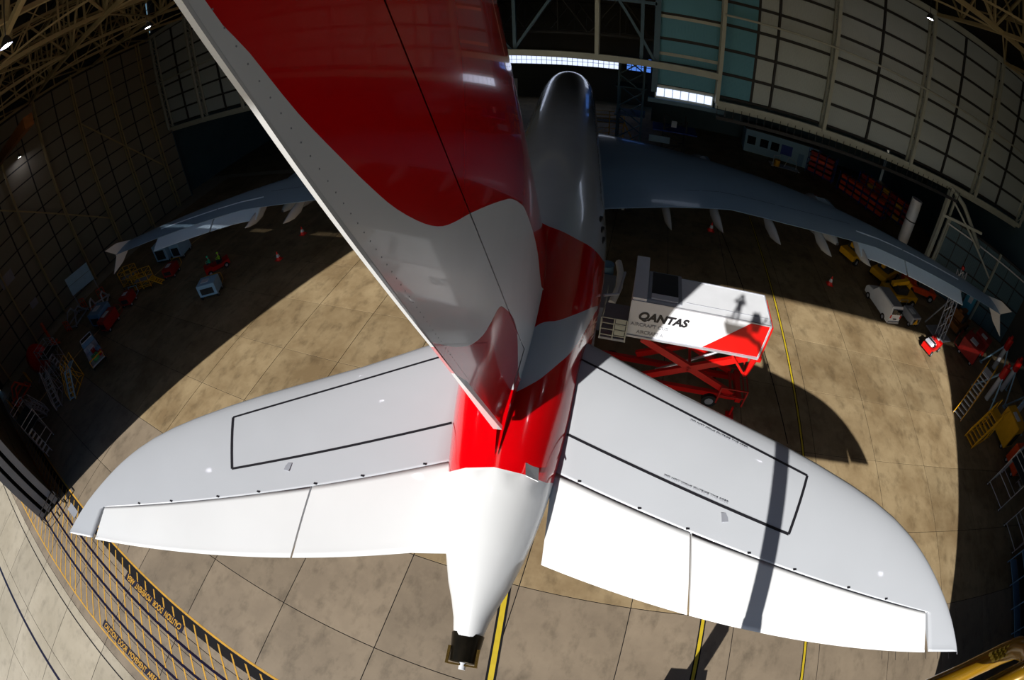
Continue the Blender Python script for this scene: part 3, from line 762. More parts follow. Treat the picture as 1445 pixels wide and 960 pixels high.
# main wings
WLE = [(2.5, 50.6), (4.2, 49.2), (12.2, 43.7), (21.3, 37.3), (30, 29.9), (39.9, 22.1)]
WTE = [(2.5, 30.2), (4.2, 30.4), (9.3, 30.8), (14.2, 30.9), (18.8, 29.3), (27.1, 27.1), (39.9, 19.6)]
WZ = [(2.5, 4.9), (4.2, 5.2), (12.2, 5.9), (21.3, 6.5), (30, 7.2), (39.9, 7.85)]
for s in (1, -1):
    mb = MB(); xs = [2.6, 4.2, 6, 9.3, 12.2, 14.2, 16.5, 18.8, 21.3, 24, 27.1, 30, 33, 36, 38.5, 39.9]
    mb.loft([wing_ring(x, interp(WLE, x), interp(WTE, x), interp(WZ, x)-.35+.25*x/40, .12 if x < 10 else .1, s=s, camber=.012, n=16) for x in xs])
    wg = obj('wing', mb, 'wing_sky_tint', AC)
    def wz(x, y):
        le, te = interp(WLE, x), interp(WTE, x); c = max(0, min(1, (le-y)/(le-te)))
        return interp(WZ, x)-.35+.25*x/40 + .012*(le-te)*4*c*(1-c) + air(c)*.1*(le-te)
    # drooped ailerons, flap panels, fence, flap track fairings
    for xa, xb in ((25.9, 30.2), (30.35, 35.9)):
        rr = []
        for x in (xa, (xa+xb)/2, xb):
            te = interp(WTE, x); y1 = te+1.7; z1 = wz(x, y1)+.05
            rr.append([(s*x, y1, z1), (s*x, y1, z1-.35), (s*x, te-.25, z1-1.35), (s*x, te-.28, z1-1.28)])
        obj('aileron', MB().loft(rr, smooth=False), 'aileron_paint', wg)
    for xa, xb in ((4.4, 12.0), (12.2, 18.6), (18.8, 25.7)):
        mb = MB()
        for k in range(4):
            x0, x1 = xa+(xb-xa)*k/4+.04, xa+(xb-xa)*(k+1)/4-.04
            y0, y1 = interp(WTE, x0)+2.6, interp(WTE, x1)+2.6
            mb.add([(s*x0, y0, wz(x0, y0)+.03), (s*x1, y1, wz(x1, y1)+.03), (s*x1, y1-.06, wz(x1, y1)+.03), (s*x0, y0-.06, wz(x0, y0)+.03)], [(0, 1, 2, 3)])
        obj('spoiler_seam', mb, 'line_black', wg)
    fe = MB(); x = 39.95; z = 7.7
    fe.loft([[(s*(x-.05), a, b), (s*(x+.06), a, b)] for a, b in ((22.4, z), (19.9, z+1.05), (18.6, z+1.15), (19.3, z), (18.4, z-1.3), (19.5, z-1.25))][:1]+[[(s*(x-.05), 22.4, z), (s*(x+.06), 22.4, z)]], caps=False) if False else None
    poly = [(22.3, z), (20.2, z+1.0), (18.55, z+1.25), (19.6, z+.1), (19.6, z-.1), (18.4, z-1.35), (20.0, z-1.1)]
    fe.prism(poly, .12, 'X', s*x-.06); obj('wingtip_fence', fe, 'white_paint', wg)
    for x, L, r in ((9.0, 5.2, .5), (13.2, 5.6, .52), (17.9, 5.2, .5), (22.4, 4.6, .45), (26.2, 4.2, .42)):
        te = interp(WTE, x); zc = interp(WZ, x)-.75; rings = []
        for t, k in ((0, .05), (.15, .6), (.4, 1), (.65, .85), (.85, .45), (1, .04)):
            y = te+L*.62-t*L; zz_ = zc-.25*math.sin(PI*t)-.5*t
            rings.append([(s*x+r*.62*k*math.cos(2*PI*i/12), y, zz_+r*1.25*k*math.sin(2*PI*i/12)) for i in range(12)])
        obj('flap_track_fairing', MB().loft(rings), 'fuselage_paint', wg)
    for x, yf in ((14.9, 46.2), (25.7, 38.3)):
        mb = MB(); R = 1.62; zc = interp(WZ, x)-2.5; prof = ((0, .86), (.25, 1.0), (1.2, 1.06), (2.6, 1.0), (4.0, .86), (4.9, .74))
        mb.loft([[(s*x+R*k*math.cos(2*PI*i/24), yf-d, zc+R*k*math.sin(2*PI*i/24)) for i in range(24)] for d, k in prof], caps=False)
        mb.loft([[(s*x+R*k*math.cos(2*PI*i/24), yf-d, zc+R*k*math.sin(2*PI*i/24)) for i in range(24)] for d, k in ((0, .86), (.3, .8), (1.4, .78), (1.45, .05))], caps=False)
        mb.loft([[(s*x+R*k*math.cos(2*PI*i/24), yf-d, zc+R*k*math.sin(2*PI*i/24)) for i in range(24)] for d, k in ((4.85, .72), (4.2, .5), (5.8, .42), (7.4, .1))], caps=False)
        en = obj('engine_nacelle', mb, 'fuselage_paint', wg)
        obj('pylon', MB().loft([[(s*x-.18, yf-.9, zc+1.6), (s*x+.18, yf-.9, zc+1.6), (s*x+.18, yf-6.5, zc+1.5), (s*x-.18, yf-6.5, zc+1.5)], [(s*x-.18, yf-3, zc+2.4), (s*x+.18, yf-3, zc+2.4), (s*x+.18, yf-8, zc+2.5), (s*x-.18, yf-8, zc+2.5)]], smooth=False), 'wing_sky_tint', en)
# landing gear
for nm, x, y, n_ in (('main_gear', 2.3, 38, 3), ('main_gear', -2.3, 38, 3), ('main_gear', 6.2, 40.5, 2), ('main_gear', -6.2, 40.5, 2), ('nose_gear', 0, 65, 1)):
    g = obj(nm, MB().tube([(x, y, 1.0), (x, y, 4.4)], .22, 10).bar((x, y-1.6, .75), (x, y+1.6, .75), .25), 'alu', AC)
    sp_ = [(x+dx, y+(k-(n_-1)/2)*1.6, .7) for k in range(n_) for dx in (-.65, .65)]
    wheel_pair(g, sp_, .69, .48)
obj('belly_fairing', MB().loft([[(3.9*k*math.sin(2*PI*i/24), y, 3.5+1.75*k*math.cos(2*PI*i/24)) for i in range(24)] for y, k in ((24, .55), (28, .9), (33, 1), (44, 1), (50, .85), (53, .5))]), 'fuselage_paint', AC)

# ------------------------------------------------------------ high-lift truck under the starboard tailplane
T = thing('high_lift_truck', 'white and red box truck raised on red scissor legs beside the rear fuselage', 'truck', (2.35, 16.8, 0))
LX, LY, ZB, ZR = 7.5, 2.6, 4.65, 7.0
bd = obj('box_body', MB().box(0, 0, ZB, LX, LY, ZR), 'white_machine', T, bevel=.02)
obj('red_panel', MB().prism([(4.2, ZB+.12), (LX-.06, ZB+.12), (LX-.06, ZR-.08), (6.35, ZR-.08)], .012, 'Y', -.018), 'red_machine', bd)
mb = MB()
mb.bar((0, -.04, ZB+.04), (LX, -.04, ZB+.04), .1, .12).bar((0, -.02, ZR), (LX, -.02, ZR), .07).bar((LX, -.02, ZB), (LX, -.02, ZR), .07).bar((0, -.02, ZB), (0, -.02, ZR), .06).bar((LX, -.02, ZR), (LX, LY, ZR), .06).bar((0, LY, ZR), (LX, LY, ZR), .06)
obj('edge_trim', mb, 'alu', bd)
obj('roof_seam', MB().bar((2.8, .55, ZR+.004), (LX, .55, ZR+.004), .03), 'grey_machine', bd)
text('lettering', 'QANTAS', bd, (.42, -.022, ZR-1.12), .78, 'line_black', (PI/2, 0, 0), bold=.035, shear=.25, width=2.65).scale.y = .88
text('lettering', 'AIRCRAFT CUS', bd, (.12, -.022, ZR-1.58), .3, 'grey_machine', (PI/2, 0, 0), bold=.004, width=2.0)
text('lettering', 'AIRCRAFT A', bd, (.5, -.022, ZR-2.08), .32, 'grey_machine', (PI/2, 0, 0), bold=.004, width=1.45)
# recessed hatch and front fairing on the roof
mb = MB(); mb.box(.75, .25, ZR, 2.55, 2.75, ZR+.06).mat(1).box(.95, .75, ZR+.05, 2.35, 2.65, ZR+.1).mat(2).box(.95, .3, ZR+.05, 2.35, .7, ZR+.12)
obj('roof_hatch', mb, ['grey_machine', 'steel_dark', 'white_machine'], bd)
obj('front_fairing', MB().prism([(0, 0), (.72, 0), (.72, 3.9), (0, 3.9)], .16, 'Z', ZR+.04), 'white_machine', T)
pf = obj('front_platform', MB().box(-1.45, -.35, ZB-.25, 0, 2.6, ZB-.1), 'grey_machine', T)
mb = MB()
for x in (-1.4, -.72, -.05): mb.bar((x, -.35, ZB-.2), (x, -.35, ZB+1.25), .06)
for z in (.1, .5, .9, 1.25): mb.bar((-1.4, -.35, ZB+z), (-.05, -.35, ZB+z), .05)
for y in (.6, 1.6, 2.55): mb.bar((-1.4, y, ZB-.2), (-1.4, y, ZB+1.1), .05)
for z in (.5, 1.1): mb.bar((-1.4, -.35, ZB+z), (-1.4, 2.55, ZB+z), .05)
for z in (.14, .54, .94): mb.box(-.66, -.33, ZB+z, -.12, -.31, ZB+z+.28)
obj('guard_rail', mb, 'steel_cream', pf)
for y in (.25, 2.2):
    for (xa, za, xb, zb) in ((.9, 1.3, 7.0, 4.4), (.9, 4.4, 7.0, 1.3)):
        obj('scissor_arm', MB().bar((xa, y, za), (xb, y, zb), .22, .42), 'red_machine', T)
for sx, sz in ((3.95, 2.85), (.9, 4.4), (7, 1.3)): obj('cross_shaft', MB().tube([(sx, .1, sz), (sx, 2.4, sz)], .09, 8), 'red_dark', T)
obj('ram', MB().tube([(2.2, 1.2, 1.2), (5.6, 1.2, 3.6)], [.12, .07], 8), 'alu', T)
ch = obj('chassis', MB().box(-1.8, .3, .75, 7.8, .55, 1.1).box(-1.8, 1.95, .75, 7.8, 2.2, 1.1).box(-1.6, .3, .8, -1.3, 2.2, 1.05).box(7.4, .1, .8, 7.75, 2.5, 1.15), 'red_machine', T)
mb = MB()
for x in (6.2, 7.9):
    for y in (0, 2.5): mb.bar((x, y, .6), (x, y, 2.0), .09)
for z in (1.3, 1.95): mb.bar((6.2, 0, z), (7.9, 0, z), .07).bar((7.9, 0, z), (7.9, 2.5, z), .07).bar((6.2, 2.5, z), (7.9, 2.5, z), .07)
obj('rear_frame', mb, 'red_dark', ch)
obj('outrigger', MB().bar((7.3, -.3, .8), (7.3, -.3, .05), .12).cbox((7.3, -.3, .05), (.5, .5, .08)), 'red_machine', ch)
wheel_pair(T, [(-.6, .25, .5), (-.6, 2.25, .5), (5.8, .25, .5), (5.8, 2.25, .5)], .5, .35, 'Y')
mb = MB(); mb.bar((7.15, -.1, ZB-.05), (7.15, -.1, ZB-1.35), .12).bar((6.0, -.1, ZB-.05), (7.15, -.1, ZB-1.35), .12).bar((7.15, -.1, ZB-1.3), (LX+.1, .3, ZB), .2).bar((LX+.12, 0, ZB-.1), (LX+.12, LY, ZB-.1), .3)
obj('rear_bracket', mb, 'red_machine', T)
obj('tail_lift', MB().box(LX+.03, .1, ZB-.3, LX+.22, LY-.1, ZR-.2), 'red_machine', T)
obj('cab', MB().prism([(-4.0, .6), (-1.8, .6), (-1.8, 2.6), (-3.4, 2.6), (-4.0, 1.6)], 2.3, 'Y', .1).mat(1).prism([(-4.02, 1.6), (-3.42, 2.56), (-3.4, 2.5), (-3.96, 1.6)], 2.1, 'Y', .2), ['white_machine', 'glass'], T)

# ------------------------------------------------------------ people
def person(label, loc, rz, shirt, pose='stand', helmet=None, group=None):
    """one skinned body; pose gives the joints"""
    J = {'hip': (0, 0, .95), 'chest': (0, .02, 1.3), 'neck': (0, .02, 1.5), 'head': (0, .04, 1.66), 'top': (0, .04, 1.77)}
    for s, n_ in ((-1, 'l'), (1, 'r')):
        J['h'+n_] = (s*.11, 0, .9); J['s'+n_] = (s*.2, 0, 1.42)
        if pose == 'drive':
            J['k'+n_] = (s*.14, .42, .92); J['f'+n_] = (s*.14, .5, .5); J['t'+n_] = (s*.14, .64, .48)
            J['e'+n_] = (s*.27, .14, 1.18); J['w'+n_] = (s*.16, .42, 1.2); J['d'+n_] = (s*.13, .5, 1.22)
        elif pose == 'camera':
            J['k'+n_] = (s*.13, .03, .5); J['f'+n_] = (s*.14, -.02, .08); J['t'+n_] = (s*.16, .15, .04)
            J['e'+n_] = (s*.34, .12, 1.2); J['w'+n_] = (s*.16, .22, 1.5); J['d'+n_] = (s*.08, .24, 1.6)
        else:
            J['k'+n_] = (s*.13, .03, .5); J['f'+n_] = (s*.14, -.02, .08); J['t'+n_] = (s*.16, .15, .04)
            J['e'+n_] = (s*.27, -.02, 1.16); J['w'+n_] = (s*.28, .1, .92); J['d'+n_] = (s*.28, .14, .84)
    names = list(J); R = {'hip': .15, 'chest': .17, 'neck': .06, 'head': .1, 'top': .085, 'h': .1, 's': .075, 'k': .07, 'f': .05, 't': .045, 'e': .05, 'w': .038, 'd': .036}
    E_ = [('hip', 'chest'), ('chest', 'neck'), ('neck', 'head'), ('head', 'top')]
    for n_ in 'lr': E_ += [('hip', 'h'+n_), ('h'+n_, 'k'+n_), ('k'+n_, 'f'+n_), ('f'+n_, 't'+n_), ('chest', 's'+n_), ('s'+n_, 'e'+n_), ('e'+n_, 'w'+n_), ('w'+n_, 'd'+n_)]
    me = bpy.data.meshes.new('person'); me.from_pydata([J[n_] for n_ in names], [(names.index(a), names.index(b)) for a, b in E_], [])
    o = bpy.data.objects.new('person', me); o.location = loc; o.rotation_euler.z = rz; link(o)
    sk = o.modifiers.new('skin', 'SKIN'); o.modifiers.new('sub', 'SUBSURF').levels = 1; o.modifiers['sub'].render_levels = 1
    for i, n_ in enumerate(names):
        r = R.get(n_, R.get(n_[0], .06)); me.skin_vertices[0].data[i].radius = (r, r); 
    me.skin_vertices[0].data[0].use_root = True
    me.materials.append(M_['navy_cloth'])
    dg = bpy.context.evaluated_depsgraph_get(); m2 = bpy.data.meshes.new_from_object(o.evaluated_get(dg)); o.modifiers.clear(); o.data = m2
    for m in (shirt, 'skin'): m2.materials.append(M_[m])
    zhip = J['hip'][2]
    for p in m2.polygons:
        p.use_smooth = True; z = p.center.z
        p.material_index = 2 if z > 1.5 or (abs(p.center.x) > .05 and (p.center - Vector(J['dl'])).length < .1) or (p.center - Vector(J['dr'])).length < .1 else (1 if z > zhip+.05 else 0)
    tag(o, label, 'person', group)
    h = MB(); h.loft([[(r*math.cos(a*PI/6), .04+r*math.sin(a*PI/6), 1.7+z) for a in range(12)] for r, z in ((.125, 0), (.13, .05), (.11, .11), (.05, .15))])
    obj('hair' if not helmet else 'helmet', h, helmet or 'line_black', o)
    return o
person('person in dark clothes standing in the yellow lift basket holding a camera', (1.5, -1.8, 19.6), -.15, 'navy_cloth', 'camera')
person('person in a lime high-visibility vest driving the red tow tractor', (-37.4, 22.7, .1), 2.6, 'hi_vis', 'drive', 'hi_vis')
person('person in a green-blue high-visibility vest riding on the red tow tractor', (-38.4, 21.9, .1), 2.6, 'hi_vis_teal', 'drive', 'hi_vis_teal')

# ------------------------------------------------------------ boom lift that carries the photographer's basket
B = thing('boom_lift', 'yellow articulated boom lift with perforated jib, close in the lower right corner', 'boom lift', (7.6, -2.6, 0))
obj('base', MB().box(-1.5, -1.2, .35, 1.5, 1.2, 1.1).box(-.9, -.9, 1.1, .9, .9, 2.1), 'crane_yellow', B)
wheel_pair(B, [(-1.1, -1.2, .45), (1.1, -1.2, .45), (-1.1, 1.2, .45), (1.1, 1.2, .45)], .45, .3, 'Y')
obj('lower_boom', MB().bar((-.2, 0, 1.6), (.3, .1, 4.3), .55), 'crane_yellow', B)
obj('main_boom', MB().bar((.3, .1, 4.2), (-1.6, .1, 11.8), .55).bar((-1.6, .1, 11.6), (-2.95, .1, 16.7), .42).bar((.55, .35, 4.2), (-2.65, .35, 16.7), .1), 'crane_yellow', B)
obj('jib', MB().bar((-2.95, .1, 16.7), (-4.6, .1, 19.2), .26).bar((-4.7, .1, 19.1), (-5.4, .1, 19.6), .22).box(-5.25, -.1, 19.9, -4.85, .7, 20.6), 'crane_yellow', B)
bk = obj('basket_floor', MB().box(-6.6, -.2, 19.5, -5.3, .8, 19.6), 'grey_machine', B)
mb = MB()
for x in (-6.6, -5.3):
    for y in (-.2, .6): mb.tube([(x, y, 19.55), (x, y, 20.12)], .03, 6)
for z in (19.85, 20.12): mb.tube([(-6.6, .6, z), (-6.6, -.2, z), (-5.3, -.2, z), (-5.3, .6, z), (-6.6, .6, z)] , .03, 6)
obj('basket_rail', mb, 'crane_yellow', bk)
# curved grab tube reaching forward on the right of the basket
C0 = Vector(cam.matrix_world.translation) - Vector((7.6, -2.6, 0))
def near(px, py, d):
    """point at distance d in the direction the photograph shows for the tube"""
    x, y = px-722.5, 480-py; r = math.hypot(x, y); th = 2*math.asin(r/2/642.2)
    return C0 + (cam.matrix_world.to_3x3() @ Vector((math.sin(th)*x/r, math.sin(th)*y/r, -math.cos(th))))*d
tb = obj('grab_tube', MB().tube([near(1180, 1030, 1.9), near(1255, 994, 1.88), near(1320, 967, 1.86), near(1380, 939, 1.84), near(1415, 922, 1.8), near(1436, 914, 1.77), near(1450, 917, 1.73), near(1455, 931, 1.7), near(1446, 946, 1.68), near(1415, 962, 1.68), near(1370, 985, 1.68)], .04, 14), 'crane_yellow', B)
obj('brace_tube', MB().tube([near(1395, 975, 2.0), near(1430, 955, 2.0), near(1475, 930, 2.0)], .05, 10), 'crane_yellow', B)
st = None
for i in range(5):
    for j in range(3):
        p = near(1399+i*6+j*2, 923-i*2.4+j*4, 1.757)
        if st is None: st = obj('grip_stud', MB().cyl((0, 0, -.008), .008, .016, 8), 'line_yellow_bright', tb, p)
        else: share('grip_stud', st, tb, p)

# ------------------------------------------------------------ vehicles
def van(label, loc, rz):
    t = thing('minibus', label, 'van', loc, rz)
    prof = [(-2.4, .35), (2.35, .35), (2.4, .9), (2.15, 1.2), (1.3, 1.32), (.75, 2.05), (-2.2, 2.1), (-2.38, 1.3)]
    def ring(x, k): return [(x, y, .35+(z-.35)*k if z > .5 else z) for y, z in prof]
    obj('body', MB().loft([ring(-.84, .92), ring(-.78, 1), ring(.78, 1), ring(.84, .92)], smooth=False), 'white_machine', t, bevel=.03)
    obj('roof', MB().box(-.72, -2.15, 2.1, .72, .7, 2.14), 'grey_machine', t)
    for s in (-1, 1):
        for y0, y1 in ((-2.1, -1.2), (-1.1, -.2), (-.1, .85)):
            obj('side_window', MB().prism([(y0, 1.35), (y1, 1.35), (min(y1, .65), 1.9), (y0+.03, 1.9)], .02, 'X', s*.81-.01), 'glass', t)
    obj('rear_window', MB().box(-.68, -2.42, 1.35, -.05, -2.3, 1.88).box(.05, -2.42, 1.35, .68, -2.3, 1.88), 'glass', t)
    obj('windscreen', MB().add([(-.7, 1.36, 1.36), (.7, 1.36, 1.36), (.64, .82, 2.0), (-.64, .82, 2.0)], [(0, 1, 2, 3)]), 'glass', t)
    for s in (-1, 1): obj('tail_light', MB().box(s*.74-.06, -2.45, .95, s*.74+.06, -2.38, 1.3), 'red_machine', t)
    obj('bumper', MB().box(-.8, -2.5, .4, .8, -2.38, .6), 'grey_machine', t); obj('number_plate', MB().box(-.25, -2.46, .8, .25, -2.44, .92), 'line_black', t)
    wheel_pair(t, [(-.78, -1.5, .33), (.78, -1.5, .33), (-.78, 1.6, .33), (.78, 1.6, .33)], .33, .2)
    return t
van('white minibus with grey roof parked at the edge of the shade', (27.6, 32.3, 0), .22)

def tractor(label, loc, rz, m='red_machine', cat='tractor'):
    t = thing('tow_tractor', label, cat, loc, rz)
    obj('body', MB().prism([(-1.5, .3), (1.5, .3), (1.5, .95), (.7, 1.05), (.5, .8), (-.5, .7), (-1.5, .85)], 1.3, 'X', -.65), m, t, bevel=.03)
    obj('seat', MB().box(-.5, -.6, .75, .5, -.1, .9).box(-.5, -.75, .9, .5, -.6, 1.3), 'line_black', t)
    obj('steering_wheel', MB().tube([(.25*math.cos(a*PI/5)-.25, .35, 1.15+.2*math.sin(a*PI/5)) for a in range(11)], .025, 6), 'line_black', t)
    wheel_pair(t, [(-.65, -1, .3), (.65, -1, .3), (-.65, 1, .3), (.65, 1, .3)], .3, .22)
    return t
rc = tractor('small red gas-bottle cart standing in the sun near the lattice hoist', (32.9, 28.0, 0), -1.05, 'red_machine', 'cart')
for k in range(4):
    c = obj('gas_bottle', MB().tube([(-.55, -1.3+k*.32, 1.08), (.35, -1.3+k*.32, 1.08), (.5, -1.3+k*.32, 1.08)], [.13, .13, .04], 10), 'alu', rc)
obj('headlamp_ring', MB().cyl((0, 1.1, 1.0), .2, .06, 14), 'white_machine', rc)
tractor('red tow tractor with two riders, crossing the shaded floor on the left', (-37.8, 22.3, 0), 2.6)
def gpu(label, loc, rz, m='pale_blue', frame='yellow', d=(2.2, 1.6, 1.3), cat='power unit', name='ground_power_unit', rails=True):
    t = thing(name, label, cat, loc, rz); x, y, z = d
    obj('housing', MB().box(-x/2, -y/2, .35, x/2, y/2, .35+z), m, t, bevel=.05)
    obj('louvre', MB().box(-x*.35, -y/2-.02, .6, x*.35, -y/2, .35+z*.7), 'steel_dark', t)
    obj('control_panel', MB().box(-x*.3, -y*.2, .35+z, x*.1, y*.2, .4+z), 'white_machine', t)
    if rails:
        mb = MB()
        for s in (-1, 1): mb.tube([(s*x*.45, y/2, .4), (s*x*.45, y/2+.7, .5), (s*x*.45, y/2+.7, 1.3), (-s*x*.45, y/2+.7, 1.3)], .04, 6)
        obj('tow_frame', mb, frame, t)
    wheel_pair(t, [(-x*.45, -y*.35, .25), (x*.45, -y*.35, .25), (-x*.45, y*.35, .25), (x*.45, y*.35, .25)], .25, .15)
    return t
gpu('pale blue ground power unit towed behind the red tow tractor', (-34.7, 18.6, 0), .5)
gpu('white two-bay trailer under the port wing tip, left bay', (-50.6, 23.3, 0), .3, 'pale_blue', 'alu', (2.4, 2.6, 2.2), 'trailer', 'box_trailer', False)
gpu('white two-bay trailer under the port wing tip, right bay', (-48.0, 24.2, 0), .3, 'pale_blue', 'alu', (1.8, 2.4, 1.9), 'trailer', 'box_trailer', False)
gpu('grey-blue generator trailer touching the pale line, beside the red trolley', (-50.6, 11.0, 0), .3, 'blue_grey', 'alu', (2.6, 2.4, 1.6), 'generator', 'generator_trailer', False)
gpu('dark red trolley beside the grey-blue generator on the left', (-47.8, 10.9, 0), .25, 'red_dark', 'red_dark', (1.6, 2.6, 1.3), 'trolley', 'equipment_trolley')
gpu('small red compressor beside the pale line, under the port wing tip', (-45.2, 20.3, 0), .4, 'red_dark', 'yellow', (1.6, 1.8, 1.0), 'compressor', 'compressor_cart')
gpu('red and blue pump cart left of the yellow railed stand', (-48.3, 14.6, 0), .4, 'red_dark', 'pale_blue', (1.7, 1.6, 1.1), 'cart', 'pump_cart')
gpu('grey battery cart with checked front and yellow warning triangle, beside the minibus', (31.4, 31.6, 0), .3, 'grey_machine', 'alu', (1.5, 1.9, .9), 'cart', 'battery_cart')
obj('warning_triangle', MB().prism([(-.4, .45), (.4, .45), (0, 1.1)], .03, 'Y', -1.0), 'yellow', [o for o in COL.objects if o.name.startswith('battery_cart')][0])
gpu('red machine cabinet in the shade beside the red-headed jacks', (40.0, 28.8, 0), .6, 'red_dark', 'red_dark', (3, 2.6, 1.6), 'machine', 'machine_cabinet')
gpu('second red machine in the shade, in front of the blue door', (43.2, 30.4, 0), .6, 'red_dark', 'red_dark', (2.2, 2.2, 1.6), 'machine', 'machine_cabinet')
gpu('tall yellow tank cabinet behind the yellow stairs on the right', (40.0, 18.2, 0), .2, 'yellow', 'yellow', (2.0, 2.6, 2.6), 'cabinet', 'tank_cabinet', False)
gpu('orange cabinet below the tall yellow tank cabinet', (40.6, 15.0, 0), .1, 'orange', 'orange', (2.2, 2.2, 1.8), 'cabinet', 'tank_cabinet', False)
gpu('orange trolley near the blue racking on the right', (41.0, 5.2, 0), 0, 'orange', 'orange', (2.0, 1.8, 1.3), 'trolley', 'equipment_trolley')
# utility truck
t = thing('utility_truck', 'small blue and white open truck loaded with gear on the left', 'truck', (-45.3, 6.7, 0), 1.35)
obj('cab', MB().prism([(.6, .5), (3.3, .5), (3.3, 1.2), (2.4, 1.4), (1.9, 2.0), (.6, 2.0)], 1.8, 'X', -.9), 'blue_grey', t, bevel=.04)
obj('window', MB().add([(-.8, 2.45, 1.42), (.8, 2.45, 1.42), (.75, 1.98, 2.0), (-.75, 1.98, 2.0)], [(0, 1, 2, 3)]).box(-.75, .7, 2.0, .75, 1.75, 2.03), 'glass', t)
obj('window_frame', MB().tube([(-.8, 1.8, 2.04), (.8, 1.8, 2.04), (.8, .65, 2.04), (-.8, .65, 2.04), (-.8, 1.8, 2.04)], .06, 6), 'white_machine', t)
obj('tray', MB().box(-.95, -3.2, .7, .95, .5, .85).box(-.95, -3.2, .85, -.88, .5, 1.2).box(.88, -3.2, .85, .95, .5, 1.2).box(-.95, .4, .85, .95, .5, 1.5), 'alu', t)
obj('yellow_rail', MB().tube([(-.9, -3.2, .8), (-.9, -3.3, 1.5), (.9, -3.3, 1.5), (.9, -3.2, .8)], .05, 6).tube([(-.9, -2.7, 1.3), (.9, -2.7, 1.3)], .05, 6), 'yellow', t)
wheel_pair(t, [(-.9, 2.3, .35), (.9, 2.3, .35), (-.9, -2.2, .35), (.9, -2.2, .35)], .35, .22)
for nm, lb, x, y, z, d, m in (('toolbox', 'white toolbox nearest the cab on the open truck', -45.3, 6.7, .85, (.9, .7, .6), 'white_machine'), ('toolbox', 'red toolbox in the middle of the open truck', -44.5, 6.6, .85, (.6, .5, .5), 'red_machine'), ('toolbox', 'blue toolbox in the middle of the open truck', -43.9, 7.1, .85, (.7, .6, .5), 'blue_grey'), ('toolbox', 'green toolbox at the tail of the open truck', -43.1, 6.2, .85, (.7, .8, .5), 'green'), ('toolbox', 'small red toolbox on the tail of the open truck', -42.9, 6.9, .85, (.45, .5, .45), 'red_machine')):
    o = obj(nm, MB().box(-d[0]/2, -d[1]/2, 0, d[0]/2, d[1]/2, d[2]), m, None, (x, y, z), bevel=.03); tag(o, lb, 'toolbox', 'toolboxes on the open truck')
    obj('handle', MB().tube([(-.15, 0, d[2]), (-.15, 0, d[2]+.1), (.15, 0, d[2]+.1), (.15, 0, d[2])], .02, 5), 'alu', o)

# cones
c0 = None
for x, y, t in ((-30.7, 29.6, 'beside the fin, on the port side'), (21.9, 34.3, 'alone under the starboard wing'), (9.7, 39.5, 'beside the fuselage under the starboard wing'), (-30.3, 24.9, 'lying at the edge of the sunlit floor')):
    l = 'red and white traffic cone '+t
    if c0 is None:
        c0 = thing('traffic_cone', l, 'cone', (x, y, 0), 0, 'traffic cones')
        obj('cone', MB().mat(0).tube([(0, 0, .04), (0, 0, .35)], [.3, .2], 14).mat(1).tube([(0, 0, .35), (0, 0, .65)], [.2, .12], 14).mat(0).tube([(0, 0, .65), (0, 0, .95)], [.12, .04], 14), ['cone_red', 'white_machine'], c0)
        obj('foot', MB().box(-.35, -.35, 0, .35, .35, .05), 'cone_red', c0, bevel=.02)
    else: again(c0, l, (x, y, 0))

# ------------------------------------------------------------ steps, docks, jacks, racks
def steps(name, label, loc, rz, H=3.0, L=3.2, W=1.0, m='alu', rail='alu', n_=9, plat=1.4, cat='steps'):
    t = thing(name, label, cat, loc, rz); mb = MB()
    for s in (-1, 1): mb.bar((s*W/2, 0, .15), (s*W/2, L, H), .08, .2)
    obj('stringer', mb, m, t)
    t0 = None
    for i in range(n_):
        p = (0, L*(i+.5)/n_, H*(i+.5)/n_+.1)
        if t0 is None: t0 = obj('tread', MB().cbox((0, 0, 0), (W, .26, .05)), m, t, p)
        else: share('tread', t0, t, p)
    if plat: obj('platform', MB().box(-W/2, L, H-.05, W/2, L+plat, H+.03), m, t)
    mb = MB()
    for s in (-1, 1):
        x = s*W/2; mb.tube([(x, 0, .2), (x, .1, 1.1), (x, L, H+1.0), (x, L+plat, H+1.0), (x, L+plat, 0)], .045, 6)
        mb.tube([(x, .1, .65), (x, L, H+.5), (x, L+plat, H+.5)], .03, 5); mb.tube([(x, L, 0), (x, L, H+1)], .045, 6); mb.tube([(x, L*.5, H*.5), (x, L*.5, H*.5+1.0)], .03, 5)
        mb.bar((x, 0, .12), (x, L+plat, .12), .09); mb.bar((x, L+plat, .2), (x, L, H-.1), .05)
    mb.bar((-W/2, L+plat, .12), (W/2, L+plat, .12), .09); obj('guard_rail', mb, rail, t)
    wheel_pair(t, [(s*W/2, y, .1) for s in (-1, 1) for y in (.3, L+plat-.2)], .12, .08)
    return t
steps('access_stairs', 'yellow and white steps at the sun edge on the right, rising away from the light', (32.9, 19.8, 0), -.95, 3.2, 4.2, 1.1, 'white_machine', 'yellow', 11)
steps('access_stairs', 'all-yellow steps just below the yellow and white ones', (33.4, 17.2, 0), -1.2, 2.4, 2.9, 1.3, 'yellow', 'yellow', 9)
steps('access_stairs', 'pale steps facing the floor, beside the blue and yellow steps on the left', (-44.6, -.6, 0), 1.1, 2.6, 2.4, .9, 'alu', 'alu', 7)
steps('access_stairs', 'bluish steps with a yellow base, right of the pale steps on the left', (-42.9, 1.2, 0), .7, 2.2, 2.0, .9, 'pale_blue', 'yellow', 6)
steps('access_stairs', 'narrow pale steps leaning out below the pale steps on the left', (-46.3, -2.0, 0), 2.2, 2.0, 1.7, .7, 'alu', 'alu', 6)
